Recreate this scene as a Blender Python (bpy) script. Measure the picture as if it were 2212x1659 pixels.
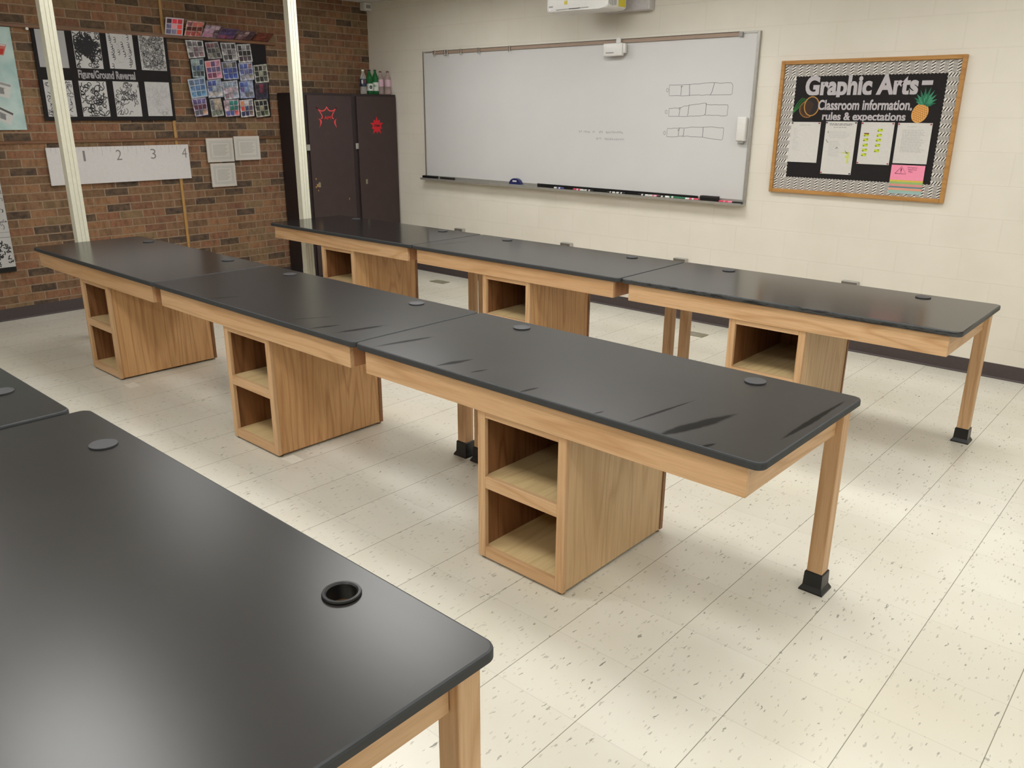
import bpy, bmesh, math, random
from mathutils import Vector, Matrix

# ------------------------------------------------------------------ camera, world, light, exposure
scn = bpy.context.scene
C = scn.collection
for o in list(bpy.data.objects):
    bpy.data.objects.remove(o)

cam_d = bpy.data.cameras.new('camera')
cam = bpy.data.objects.new('camera', cam_d)
C.objects.link(cam)
PAN, TILT, ROLL = -0.7316, -0.3226, 0.0060
cam.location = (7.4794, -5.9824, 1.6605)
f = Vector((math.sin(PAN)*math.cos(TILT), math.cos(PAN)*math.cos(TILT), math.sin(TILT)))
r = Vector((math.cos(PAN), -math.sin(PAN), 0)); u = r.cross(f)
r2 = r*math.cos(ROLL)+u*math.sin(ROLL); u2 = -r*math.sin(ROLL)+u*math.cos(ROLL)
M = Matrix((r2, u2, -f)).transposed()
cam.rotation_euler = M.to_euler()
cam_d.sensor_width = 36
cam_d.lens = 36*1754.45/2212
cam_d.clip_start = 0.05
cam_d.clip_end = 60
scn.camera = cam

world = bpy.data.worlds.new('world'); scn.world = world
world.use_nodes = True
world.node_tree.nodes['Background'].inputs[0].default_value = (1, .95, .88, 1)
world.node_tree.nodes['Background'].inputs[1].default_value = 0.02

scn.view_settings.view_transform = 'Standard'
scn.view_settings.look = 'None'
scn.view_settings.gamma = 1
scn.view_settings.use_curve_mapping = False
scn.view_settings.exposure = 0.0

LAMP_POWER = 12.1          # radiance of the lit fluorescent diffusers
# lit troffers (x, y, strength factor): the room's own 2x4 ceiling lamps
LAMPS = [(2.0, -1.4, .98), (1.6, -3.25, .4), (1.6, -5.1, .25), (1.6, -6.95, .2)]+[(x, y, round(k*w, 2)) for x, k in ((4.1, 1.0), (6.5, .85), (9.0, .6)) for y, w in ((-1.4, .95), (-3.25, 1.0), (-5.1, 1.0), (-6.95, .8))]
CEIL = 2.75
XR, YF = 11.2, -8.6        # right wall and the wall behind the camera

# ------------------------------------------------------------------ helpers
def lin(c):
    return tuple((v/255/12.92 if v/255 <= .04045 else ((v/255+.055)/1.055)**2.4) for v in c[:3])+(1,)

def tag(o, label=None, cat=None, group=None, kind=None):
    if label: o['label'] = label
    if cat: o['category'] = cat
    if group: o['group'] = group
    if kind: o['kind'] = kind
    return o

def empty(name, loc, label, cat, group=None, rz=0):
    o = bpy.data.objects.new(name, None); C.objects.link(o)
    o.location = loc; o.rotation_euler = (0, 0, rz)
    o.empty_display_size = .05
    return tag(o, label, cat, group)

def copy_tree(o, parent=None):
    c = o.copy(); C.objects.link(c)
    if parent is not None:
        c.parent = parent
    for ch in list(o.children):
        copy_tree(ch, c)
    return c

class MB:
    """collects shapes into one mesh"""
    def __init__(s):
        s.bm = bmesh.new()
        s.col = None
        s.mi = 0
    def color(s, c):
        if s.col is None:
            s.layer = s.bm.loops.layers.float_color.new('Col')
        s.col = lin(c)
    def _paint(s, faces):
        for fc in faces:
            fc.material_index = s.mi
            if s.col is not None:
                for l in fc.loops: l[s.layer] = s.col
    def poly(s, pts):
        vs = [s.bm.verts.new(p) for p in pts]
        fc = s.bm.faces.new(vs); s._paint([fc]); return fc
    def box(s, x0, x1, y0, y1, z0, z1, bevel=0, seg=2):
        vs = [s.bm.verts.new((x, y, z)) for x in (x0, x1) for y in (y0, y1) for z in (z0, z1)]
        q = [(0, 1, 3, 2), (4, 6, 7, 5), (0, 4, 5, 1), (2, 3, 7, 6), (0, 2, 6, 4), (1, 5, 7, 3)]
        fs = [s.bm.faces.new([vs[i] for i in t]) for t in q]
        if bevel:
            es = list({e for fc in fs for e in fc.edges})
            res = bmesh.ops.bevel(s.bm, geom=es, offset=bevel, segments=seg, profile=.5, affect='EDGES')
            fs = list({fc for v in res['verts'] for fc in v.link_faces} | {fc for fc in fs if fc.is_valid})
        s._paint(fs)
        return fs
    def prism(s, prof, axis, a, b):
        """prof: 2-D points, extruded along axis (0,1,2) from a to b"""
        def P(p, t):
            if axis == 0: return (t, p[0], p[1])
            if axis == 1: return (p[0], t, p[1])
            return (p[0], p[1], t)
        A = [s.bm.verts.new(P(p, a)) for p in prof]; B = [s.bm.verts.new(P(p, b)) for p in prof]
        n = len(prof); fs = []
        for i in range(n):
            fs.append(s.bm.faces.new((A[i], A[(i+1) % n], B[(i+1) % n], B[i])))
        fs.append(s.bm.faces.new(A[::-1])); fs.append(s.bm.faces.new(B))
        s._paint(fs)
    def lathe(s, prof, n=24, c=(0, 0, 0), cap=True):
        rings = []
        for rr, z in prof:
            rings.append([s.bm.verts.new((c[0]+rr*math.cos(2*math.pi*i/n), c[1]+rr*math.sin(2*math.pi*i/n), c[2]+z)) for i in range(n)])
        fs = []
        for A, B in zip(rings, rings[1:]):
            for i in range(n):
                fs.append(s.bm.faces.new((A[i], A[(i+1) % n], B[(i+1) % n], B[i])))
        if cap:
            fs.append(s.bm.faces.new(rings[0][::-1])); fs.append(s.bm.faces.new(rings[-1]))
        s._paint(fs)
    def tube(s, pts, rad, n=8):
        pts = [Vector(p) for p in pts]; rings = []
        for i, p in enumerate(pts):
            d = (pts[min(i+1, len(pts)-1)]-pts[max(i-1, 0)]).normalized()
            a = d.orthogonal().normalized(); b = d.cross(a)
            if rings:
                a = (pa-d*pa.dot(d)).normalized(); b = d.cross(a)
            pa = a
            rings.append([s.bm.verts.new(p+a*rad*math.cos(2*math.pi*k/n)+b*rad*math.sin(2*math.pi*k/n)) for k in range(n)])
        fs = []
        for A, B in zip(rings, rings[1:]):
            for i in range(n):
                fs.append(s.bm.faces.new((A[i], A[(i+1) % n], B[(i+1) % n], B[i])))
        fs.append(s.bm.faces.new(rings[0][::-1])); fs.append(s.bm.faces.new(rings[-1]))
        s._paint(fs)
    def build(s, name, mat, parent=None, smooth=False, normals=True):
        if normals: bmesh.ops.recalc_face_normals(s.bm, faces=s.bm.faces)
        me = bpy.data.meshes.new(name)
        s.bm.to_mesh(me); s.bm.free()
        for m in (mat if isinstance(mat, (list, tuple)) else [mat]):
            me.materials.append(m)
        if smooth:
            for p in me.polygons: p.use_smooth = True
            try: me.set_sharp_from_angle(angle=math.radians(35))
            except Exception: pass
        o = bpy.data.objects.new(name, me); C.objects.link(o)
        if parent is not None: o.parent = parent
        return o

# ------------------------------------------------------------------ node materials
class NT:
    def __init__(s, name):
        s.m = bpy.data.materials.new(name); s.m.use_nodes = True
        s.t = s.m.node_tree; s.b = s.t.nodes['Principled BSDF']
    def n(s, typ, **kw):
        nd = s.t.nodes.new(typ)
        for k, v in kw.items():
            if k.startswith('i_'):
                nd.inputs[k[2:].replace('_', ' ')].default_value = v
            else: setattr(nd, k, v)
        return nd
    def l(s, a, b): s.t.links.new(a, b)
    def math(s, op, a, b=None, clamp=False):
        nd = s.t.nodes.new('ShaderNodeMath'); nd.operation = op; nd.use_clamp = clamp
        for i, v in enumerate((a, b)):
            if v is None: continue
            if hasattr(v, 'links'): s.l(v, nd.inputs[i])
            else: nd.inputs[i].default_value = v
        return nd.outputs[0]
    def mix(s, fac, a, b, mode='MIX'):
        nd = s.t.nodes.new('ShaderNodeMix'); nd.data_type = 'RGBA'; nd.blend_type = mode
        for i, v in ((0, fac), (6, a), (7, b)):
            if hasattr(v, 'links'): s.l(v, nd.inputs[i])
            else: nd.inputs[i].default_value = v
        return nd.outputs[2]
    def ramp(s, fac, stops, interp='LINEAR'):
        nd = s.t.nodes.new('ShaderNodeValToRGB'); cr = nd.color_ramp; cr.interpolation = interp
        while len(cr.elements) < len(stops): cr.elements.new(.5)
        for e, (p, c) in zip(cr.elements, stops):
            e.position = p; e.color = c if len(c) == 4 else tuple(c)+(1,)
        if hasattr(fac, 'links'): s.l(fac, nd.inputs[0])
        return nd.outputs[0]
    def coord(s, kind='Object', scale=(1, 1, 1), rot=(0, 0, 0), loc=(0, 0, 0), rnd=False):
        tc = s.n('ShaderNodeTexCoord')
        mp = s.n('ShaderNodeMapping')
        mp.inputs['Scale'].default_value = scale; mp.inputs['Rotation'].default_value = rot; mp.inputs['Location'].default_value = loc
        src = tc.outputs[kind]
        if rnd:
            oi = s.n('ShaderNodeObjectInfo')
            va = s.n('ShaderNodeVectorMath', operation='ADD')
            vm = s.n('ShaderNodeVectorMath', operation='SCALE'); vm.inputs[0].default_value = (13.7, 9.1, 5.3)
            s.l(oi.outputs['Random'], vm.inputs['Scale'])
            s.l(src, va.inputs[0]); s.l(vm.outputs[0], va.inputs[1]); src = va.outputs[0]
        s.l(src, mp.inputs[0]); return mp.outputs[0]
    def noise(s, vec, scale, detail=4, rough=.5, dist=0):
        nd = s.n('ShaderNodeTexNoise'); nd.inputs['Scale'].default_value = scale
        nd.inputs['Detail'].default_value = detail; nd.inputs['Roughness'].default_value = rough
        nd.inputs['Distortion'].default_value = dist
        s.l(vec, nd.inputs['Vector']); return nd.outputs['Fac']
    def set(s, **kw):
        for k, v in kw.items():
            inp = s.b.inputs[k.replace('_', ' ')]
            if hasattr(v, 'links'): s.l(v, inp)
            else: inp.default_value = v
    def bump(s, h, strength=.3, dist=.002):
        nd = s.n('ShaderNodeBump'); nd.inputs['Strength'].default_value = strength; nd.inputs['Distance'].default_value = dist
        s.l(h, nd.inputs['Height']); s.l(nd.outputs[0], s.b.inputs['Normal'])

def plain(name, rgb, rough=.5, var=.06, metal=0, spec=.5, scale=40, trans=0, bump=0):
    t = NT(name); c = lin(rgb)
    v = t.coord()
    n = t.noise(v, scale, 3)
    lo = tuple(x*(1-var) for x in c[:3])+(1,); hi = tuple(min(1, x*(1+var)) for x in c[:3])+(1,)
    t.set(Base_Color=t.ramp(n, [(.3, lo), (.7, hi)]), Roughness=rough, Metallic=metal)
    t.b.inputs['Specular IOR Level'].default_value = spec
    if trans: t.b.inputs['Transmission Weight'].default_value = trans
    if bump: t.bump(n, .3, bump)
    return t.m

def mat_floor():
    t = NT('floor_tile')
    R0 = 0.0078
    tx, ty = 5.7276, -3.5271
    T = .3048
    tc = t.n('ShaderNodeTexCoord')
    mp = t.n('ShaderNodeMapping', vector_type='TEXTURE')
    mp.inputs['Location'].default_value = (tx, ty, 0); mp.inputs['Rotation'].default_value = (0, 0, R0)
    t.l(tc.outputs['Object'], mp.inputs[0])
    sep = t.n('ShaderNodeSeparateXYZ'); t.l(mp.outputs[0], sep.inputs[0])
    ux = t.math('DIVIDE', sep.outputs[0], T); uy = t.math('DIVIDE', sep.outputs[1], T)
    def line(u, w):
        fr = t.math('FRACT', t.math('ADD', u, .5))
        d = t.math('ABSOLUTE', t.math('SUBTRACT', fr, .5))
        return t.math('LESS_THAN', d, w)
    lx = line(ux, .0042); ly = line(uy, .005)
    cell = t.n('ShaderNodeCombineXYZ')
    t.l(t.math('FLOOR', ux), cell.inputs[0]); t.l(t.math('FLOOR', uy), cell.inputs[1])
    wn = t.n('ShaderNodeTexWhiteNoise'); t.l(cell.outputs[0], wn.inputs['Vector'])
    base = t.ramp(wn.outputs['Value'], [(0, lin((220, 217, 205))), (1, lin((227, 224, 213)))])
    # soft mottling
    m = t.noise(mp.outputs[0], 5, 2, .5)
    base = t.mix(t.math('MULTIPLY', t.math('SUBTRACT', m, .2, True), .45), base, lin((204, 197, 180)), 'MIX')
    # yellowish worn wax patches
    m2 = t.noise(mp.outputs[0], 1.1, 2, .5)
    base = t.mix(t.ramp(m2, [(.35, (0, 0, 0)), (.85, (.5, .5, .5))], 'EASE'), base, lin((204, 196, 172)))
    # dark flecks, stretched along the tile grain
    def flecks(sx, sy, thr, col, base, seed):
        mm = t.n('ShaderNodeMapping'); mm.inputs['Scale'].default_value = (sx, sy, 1); mm.inputs['Location'].default_value = (seed, seed*.7, 0)
        mm.inputs['Rotation'].default_value = (0, 0, .12)
        t.l(mp.outputs[0], mm.inputs[0])
        dn = t.n('ShaderNodeTexNoise'); dn.inputs['Scale'].default_value = 3
        t.l(mm.outputs[0], dn.inputs['Vector'])
        ad = t.n('ShaderNodeVectorMath', operation='ADD'); t.l(mm.outputs[0], ad.inputs[0])
        sc = t.n('ShaderNodeVectorMath', operation='SCALE'); sc.inputs['Scale'].default_value = .8
        t.l(dn.outputs['Color'], sc.inputs[0]); t.l(sc.outputs[0], ad.inputs[1])
        vo = t.n('ShaderNodeTexVoronoi', voronoi_dimensions='2D'); vo.inputs['Scale'].default_value = 1
        t.l(ad.outputs[0], vo.inputs['Vector'])
        sepc = t.n('ShaderNodeSeparateColor'); t.l(vo.outputs['Color'], sepc.inputs[0])
        size = t.math('MULTIPLY', sepc.outputs[0], thr)
        on = t.math('MULTIPLY', t.math('LESS_THAN', vo.outputs['Distance'], size), t.math('GREATER_THAN', sepc.outputs[1], .80))
        return t.mix(t.math('MULTIPLY', on, t.math('ADD', t.math('MULTIPLY', sepc.outputs[2], .65), .12)), base, col)
    base = flecks(70, 24, .25, lin((172, 167, 153)), base, 3.1)
    base = flecks(90, 30, .22, lin((160, 155, 142)), base, 23.9)
    base = flecks(62, 18, .21, lin((126, 120, 108)), base, 11.7)
    base = flecks(34, 10.5, .12, lin((56, 53, 48)), base, 7.3)
    seam = t.math('ADD', t.math('MULTIPLY', lx, .75), t.math('MULTIPLY', ly, .13), True)
    base = t.mix(seam, base, lin((95, 86, 70)))
    t.set(Base_Color=base, Roughness=.26)
    t.b.inputs['Specular IOR Level'].default_value = .45
    wav = t.noise(mp.outputs[0], 6, 2)
    t.bump(t.math('SUBTRACT', t.math('MULTIPLY', wav, .5), t.math('MULTIPLY', seam, .5)), .25, .0015)
    return t.m

def mat_brick():
    t = NT('brick')
    tc = t.n('ShaderNodeTexCoord'); sep = t.n('ShaderNodeSeparateXYZ'); t.l(tc.outputs['Object'], sep.inputs[0])
    cb = t.n('ShaderNodeCombineXYZ'); t.l(sep.outputs[1], cb.inputs[0]); t.l(sep.outputs[2], cb.inputs[1])
    # a little waviness of the hand-laid joints
    wv = t.n('ShaderNodeTexNoise'); wv.inputs['Scale'].default_value = 9; t.l(cb.outputs[0], wv.inputs['Vector'])
    sc = t.n('ShaderNodeVectorMath', operation='SCALE'); sc.inputs['Scale'].default_value = .008; t.l(wv.outputs['Color'], sc.inputs[0])
    ad = t.n('ShaderNodeVectorMath', operation='ADD'); t.l(cb.outputs[0], ad.inputs[0]); t.l(sc.outputs[0], ad.inputs[1])
    br = t.n('ShaderNodeTexBrick'); t.l(ad.outputs[0], br.inputs['Vector'])
    br.inputs['Scale'].default_value = 1; br.inputs['Brick Width'].default_value = .205; br.inputs['Row Height'].default_value = .0677
    br.inputs['Mortar Size'].default_value = .0055; br.inputs['Mortar Smooth'].default_value = .25
    br.inputs['Color1'].default_value = (0, 0, 0, 1); br.inputs['Color2'].default_value = (1, 1, 1, 1); br.inputs['Mortar'].default_value = (.5, .5, .5, 1)
    br.offset = .5
    col = t.ramp(br.outputs['Color'], [(0, lin((78, 66, 58))), (.12, lin((134, 100, 76))), (.28, lin((142, 98, 74))), (.42, lin((118, 90, 68))),
                                       (.56, lin((150, 110, 80))), (.70, lin((132, 108, 80))), (.82, lin((74, 62, 56))), (.90, lin((126, 86, 68)))], 'CONSTANT')
    mpb = t.n('ShaderNodeMapping'); mpb.inputs['Scale'].default_value = (26, 7, 1); t.l(ad.outputs[0], mpb.inputs[0])
    n1 = t.noise(ad.outputs[0], 16, 6, .7); n2 = t.noise(ad.outputs[0], 60, 4, .7); n3 = t.noise(mpb.outputs[0], 1, 4, .6)
    col = t.mix(t.ramp(n3, [(.45, (0, 0, 0)), (.75, (.75,)*3)]), col, lin((70, 56, 44)))
    col = t.mix(t.ramp(n1, [(.4, (0, 0, 0)), (.75, (.6,)*3)]), col, lin((146, 118, 88)))
    col = t.mix(t.math('MULTIPLY', t.math('SUBTRACT', n2, .45, True), 1.1), col, lin((58, 46, 36)))
    mor = t.ramp(n2, [(.3, lin((134, 114, 94))), (.7, lin((160, 138, 114)))])
    base = t.mix(br.outputs['Fac'], col, mor)
    t.set(Base_Color=base, Roughness=.85)
    t.b.inputs['Specular IOR Level'].default_value = .25
    h = t.math('ADD', t.math('MULTIPLY', br.outputs['Fac'], -1), t.math('MULTIPLY', n2, .35))
    t.bump(h, .7, .006)
    return t.m

def mat_block():
    t = NT('painted_block')
    tc = t.n('ShaderNodeTexCoord'); sep = t.n('ShaderNodeSeparateXYZ'); t.l(tc.outputs['Object'], sep.inputs[0])
    # walls along x use x, walls along y use y
    cb = t.n('ShaderNodeCombineXYZ'); t.l(t.math('ADD', sep.outputs[0], sep.outputs[1]), cb.inputs[0]); t.l(sep.outputs[2], cb.inputs[1])
    br = t.n('ShaderNodeTexBrick'); t.l(cb.outputs[0], br.inputs['Vector'])
    br.inputs['Scale'].default_value = 1; br.inputs['Brick Width'].default_value = .4064; br.inputs['Row Height'].default_value = .2055
    br.inputs['Mortar Size'].default_value = .0045; br.inputs['Mortar Smooth'].default_value = .5
    n1 = t.noise(cb.outputs[0], 3, 3); n2 = t.noise(cb.outputs[0], 160, 3, .6)
    base = t.ramp(n1, [(.3, lin((222, 216, 203))), (.7, lin((228, 222, 210)))])
    base = t.mix(t.math('MULTIPLY', br.outputs['Fac'], .22), base, lin((206, 198, 182)))
    t.set(Base_Color=base, Roughness=.55)
    t.b.inputs['Specular IOR Level'].default_value = .35
    t.bump(t.math('ADD', t.math('MULTIPLY', br.outputs['Fac'], -1), t.math('MULTIPLY', n2, .12)), .28, .0025)
    return t.m

def mat_wood(name, axis, a=(216, 178, 136), b=(198, 156, 112), c=(160, 120, 82), fine=1.0, plank=0):
    """grain runs along axis"""
    t = NT(name)
    sc = [9.0, 9.0, 9.0]; sc[axis] = .8
    v = t.coord('Object', tuple(sc), rnd=True)
    d = t.noise(v, .45, 2)                                           # broad figure
    ring = t.math('FRACT', t.math('ADD', t.math('MULTIPLY', d, 13), t.math('MULTIPLY', t.noise(v, 2.2, 3), .8)))
    ring = t.math('ABSOLUTE', t.math('SUBTRACT', ring, .5))
    fs = [130*fine]*3; fs[axis] = 5
    v2 = t.coord('Object', tuple(fs), rnd=True)
    fi = t.noise(v2, 1, 4, .6)
    col = t.ramp(ring, [(0, lin(b)), (.22, lin(a)), (.5, lin(a))])
    col = t.mix(t.math('MULTIPLY', t.math('SUBTRACT', fi, .42, True), 1.2), col, lin(c))
    ps = [5.5]*3; ps[axis] = .35
    v3 = t.coord('Object', tuple(ps), rnd=True)
    col = t.mix(t.math('MULTIPLY', t.math('SUBTRACT', t.noise(v3, 1, 2), .42, True), 1.5), col, lin(b))
    t.set(Base_Color=col, Roughness=.42)
    t.b.inputs['Specular IOR Level'].default_value = .4
    t.bump(fi, .12, .0006)
    return t.m

def mat_top(name, streaks=(), rough=.285, dark=.85):
    """black resin table top; streaks: (x0,y0,x1,y1,halfwidth) wiped marks in table-local metres"""
    t = NT(name)
    v = t.coord('Object')
    n1 = t.noise(v, 3.2, 5, .6)
    st = t.coord('Object', (3, 26, 3), (0, 0, .9))
    n2 = t.noise(st, 1, 4, .6)
    dust = t.ramp(t.math('ADD', t.math('MULTIPLY', n1, .6), t.math('MULTIPLY', n2, .4)), [(.25, tuple(x*dark for x in lin((39, 37, 36)))), (.8, tuple(x*dark for x in lin((46, 43, 42))))], 'EASE')
    mask = None
    if streaks:
        tc = t.n('ShaderNodeTexCoord')
        wob = t.n('ShaderNodeTexNoise'); wob.inputs['Scale'].default_value = 14; wob.inputs['Detail'].default_value = 4; t.l(tc.outputs['Object'], wob.inputs['Vector'])
        for (x0, y0, x1, y1, w) in streaks:
            L = math.hypot(x1-x0, y1-y0); ang = math.atan2(y1-y0, x1-x0)
            mp = t.n('ShaderNodeMapping', vector_type='TEXTURE')
            mp.inputs['Location'].default_value = ((x0+x1)/2, (y0+y1)/2, 0); mp.inputs['Rotation'].default_value = (0, 0, ang)
            mp.inputs['Scale'].default_value = (L/2, w, 1)
            t.l(tc.outputs['Object'], mp.inputs[0])
            sep = t.n('ShaderNodeSeparateXYZ'); t.l(mp.outputs[0], sep.inputs[0])
            # taper: |y| + x^2 < 1
            e = t.math('ADD', t.math('ABSOLUTE', sep.outputs[1]), t.math('POWER', t.math('ABSOLUTE', sep.outputs[0]), 2.0))
            e = t.math('ADD', e, t.math('MULTIPLY', t.math('SUBTRACT', wob.outputs['Fac'], .5), 1.0))
            k = t.math('MULTIPLY', t.math('SUBTRACT', 1.1, e), 2.2, True)
            mask = k if mask is None else t.math('MAXIMUM', mask, k)
    if mask is not None:
        ge = t.n('ShaderNodeNewGeometry'); sg = t.n('ShaderNodeSeparateXYZ'); t.l(ge.outputs['True Normal'], sg.inputs[0])
        mask = t.math('MULTIPLY', mask, t.math('GREATER_THAN', sg.outputs[2], .97))
    if mask is None:
        t.set(Base_Color=dust, Roughness=rough)
        t.b.inputs['Specular IOR Level'].default_value = .5
    else:
        t.set(Base_Color=t.mix(mask, dust, lin((12, 11, 11))), Roughness=rough,
              Specular_IOR_Level=t.math('SUBTRACT', .5, t.math('MULTIPLY', mask, .42)))
    return t.m

def mat_print(name='printed_paper', rough=.6):
    """colours printed on paper: read from the mesh's own colour layer"""
    t = NT(name)
    at = t.n('ShaderNodeAttribute'); at.attribute_name = 'Col'
    v = t.coord(); n = t.noise(v, 55, 3)
    dk = t.mix(1.0, at.outputs['Color'], t.ramp(n, [(.3, (.95,)*3), (.7, (1,)*3)]), 'MULTIPLY')
    t.set(Base_Color=dk, Roughness=rough)
    t.b.inputs['Specular IOR Level'].default_value = .3
    return t.m

def mat_photo():
    """photo print: each cell has blotches of light and dark over its colour"""
    t = NT('photo_print')
    at = t.n('ShaderNodeAttribute'); at.attribute_name = 'Col'
    v = t.coord(); n = t.noise(v, 26, 4, .6)
    hsv = t.n('ShaderNodeHueSaturation'); t.l(at.outputs['Color'], hsv.inputs['Color'])
    t.l(t.ramp(n, [(.3, (.35,)*3), (.5, (.95,)*3), (.68, (1.7,)*3)]), hsv.inputs['Value'])
    sep = t.n('ShaderNodeSeparateColor', mode='HSV'); t.l(at.outputs['Color'], sep.inputs[0])
    white = t.math('GREATER_THAN', sep.outputs[2], .55)
    t.set(Base_Color=t.mix(white, hsv.outputs[0], at.outputs['Color']), Roughness=.35)
    return t.m

def mat_plastic_clear(name, rgb, rough=.05):
    t = NT(name); v = t.coord(); n = t.noise(v, 20, 2)
    c = lin(rgb)
    t.set(Base_Color=t.ramp(n, [(.3, c), (.7, tuple(min(1, x*1.08) for x in c[:3])+(1,))]), Roughness=rough, Transmission_Weight=.75, IOR=1.25)
    return t.m

def mat_emit(name, rgb, s):
    t = NT(name); v = t.coord('Object', (1, 1, 1)); n = t.noise(v, 60, 1)
    t.set(Base_Color=(.8, .8, .8, 1), Roughness=.5)
    t.l(t.ramp(n, [(.3, tuple(x*.97 for x in rgb)), (.7, rgb)]), t.b.inputs['Emission Color'])
    t.b.inputs['Emission Strength'].default_value = s
    return t.m

MAT = dict(
    floor=mat_floor(), brick=mat_brick(), block=mat_block(),
    ceiling=plain('ceiling_tile', (222, 221, 216), .9, .06, scale=120, bump=.001),
    base=plain('vinyl_base', (72, 62, 62), .5, .08),
    woodx=mat_wood('oak_grain_lengthwise', 0), woody=mat_wood('oak_grain_crosswise', 1), woodz=mat_wood('oak_grain_upright', 2),
    veneer=mat_wood('oak_veneer', 2, (222, 190, 146), (204, 168, 122), (170, 132, 92), .8),
    birch=mat_wood('birch_shelf', 1, (222, 196, 146), (208, 180, 130), (196, 166, 118)),
    inner=mat_wood('dark_inner_panel', 2, (150, 104, 68), (122, 80, 48), (92, 60, 37)),  # cabinet linings and edge strips, darker than the outer veneer
    apron_end=mat_wood('apron_gap_shade_and_rail_wood', 2, (188, 138, 98), (168, 118, 78), (136, 90, 56)),  # redder brown for cross rails; on end aprons it paints the gap's shade
    top=mat_top('black_resin'),
    edge=plain('matte_resin_edge', (58, 60, 62), .6, .05, spec=.3),
    rubber=plain('black_rubber', (18, 18, 19), .35, .1),
    cap=plain('black_plastic_cap', (66, 66, 69), .45, .06),
    chrome=plain('bright_metal', (190, 188, 182), .25, .05, metal=.9),
    alu=plain('brushed_aluminium', (178, 176, 170), .38, .05, metal=.55),
    dkframe=plain('dark_bronze_edge', (92, 84, 74), .45, .05),
    board=plain('whiteboard_enamel', (209, 208, 207), .28, .015, scale=3),
    cork=plain('cork_tan', (158, 136, 120), .6, .12, scale=200),
    frame=mat_wood('bulletin_frame_oak', 0, (186, 138, 78), (170, 120, 62), (150, 102, 52)),
    white=plain('white_plastic', (222, 220, 216), .35, .02),
    grey=plain('grey_plastic', (150, 148, 146), .45, .03),
    black=plain('black_plastic', (16, 16, 17), .4, .1),
    blackpaper=plain('black_poster_paper', (38, 35, 36), .85, .06, spec=.2),
    locker=plain('dark_brown_laminate', (58, 43, 42), .5, .08, scale=12),
    lockgap=plain('cabinet_face_frame', (40, 30, 31), .55, .08),
    post=plain('cream_painted_metal', (230, 227, 208), .4, .03),
    strip=mat_wood('tack_strip_wood', 1, (124, 88, 62), (106, 74, 52), (88, 58, 42)),
    patch=plain('pale_patch', (232, 228, 216), .4, .04),
    darksteel=plain('dull_steel', (120, 114, 106), .4, .06, metal=.4),
    tan=plain('tan_raceway', (176, 134, 76), .5, .08),
    print=mat_print(), photo=mat_photo(),
    red=plain('red_vinyl', (196, 40, 46), .45, .05),
    blue=plain('dark_blue_plastic', (34, 38, 92), .3, .05),
    yellow=plain('yellow_label', (214, 196, 60), .5, .05),
    steel=plain('floor_box_steel', (150, 146, 124), .35, .08, metal=.5),
    pet_clear=mat_plastic_clear('clear_bottle', (226, 226, 222)),
    pet_green=mat_plastic_clear('green_bottle', (60, 150, 90)),
    pet_pink=mat_plastic_clear('pinkish_bottle', (232, 212, 212)),
)
P = MAT

# ------------------------------------------------------------------ the room
def struct(name, mb, m, parent=None):
    o = mb.build(name, m, parent); o['kind'] = 'structure'; return o

b = MB(); b.box(-.2, XR+.2, YF-.2, .2, -.12, 0); struct('floor', b, P['floor'])
b = MB(); b.box(-.2, XR+.2, YF-.2, .2, CEIL, CEIL+.1); struct('ceiling', b, P['ceiling'])
b = MB(); b.box(0, XR, 0, .2, 0, CEIL); struct('wall_back', b, P['block'])
b = MB(); b.box(-.2, 0, YF-.2, .2, 0, CEIL); struct('wall_left', b, P['brick'])
b = MB(); b.box(XR, XR+.2, YF-.2, .2, 0, CEIL); struct('wall_right', b, P['block'])
b = MB(); b.box(0, XR, YF-.2, YF, 0, CEIL); struct('wall_front', b, P['block'])
prof = lambda s=1: [(0, 0), (-.012*s, 0), (-.010*s, .006), (-.004*s, .012), (-.003*s, .098), (0, .1)]
b = MB(); b.prism(prof(), 0, .0, XR); struct('baseboard_back', b, P['base'])
b = MB()
b.prism([(-x, z) for x, z in prof()], 1, YF, -0.004); struct('baseboard_left', b, P['base'])
# trims on the brick wall: two horizontal tack strips and the upright raceway
b = MB(); b.box(0, .028, -5.2, -1.16, 2.268, 2.294, .003, 1); struct('trim_1', b, P['strip'])
b = MB(); b.box(0, .012, -5.2, -1.175, 1.398, 1.422, .003, 1); struct('trim_2', b, P['strip'])
b = MB(); b.box(0, .014, -2.292, -2.268, .1, 1.398, .003, 1); struct('trim_3', b, P['tan'])
b = MB(); b.box(0, .014, -2.292, -2.268, 1.422, 2.268, .003, 1); struct('trim_4', b, P['tan'])
b = MB(); b.box(0, .014, -2.292, -2.268, 2.294, CEIL, .003, 1); struct('trim_5', b, P['tan'])

# ceiling lamps
_em = {}
for i, (x, y, s) in enumerate(LAMPS):
    L = empty('ceiling_light', (x, y, CEIL), 'white recessed fluorescent ceiling troffer above the lab tables', 'ceiling light', 'fluorescent troffers in the ceiling')
    b = MB()
    for q in ((-.62, .62, -.31, -.29), (-.62, .62, .29, .31), (-.62, -.60, -.29, .29), (.60, .62, -.29, .29)):
        b.box(q[0], q[1], q[2], q[3], -.014, -.0005)
    b.build('frame', P['white'], L)
    if s not in _em: _em[s] = mat_emit('lamp_diffuser_%d' % int(s*100), (1, 1.0, .975), LAMP_POWER*s)
    b = MB(); b.box(-.6, .6, -.29, .29, -.009, -.001); b.build('diffuser', _em[s], L)

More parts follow.
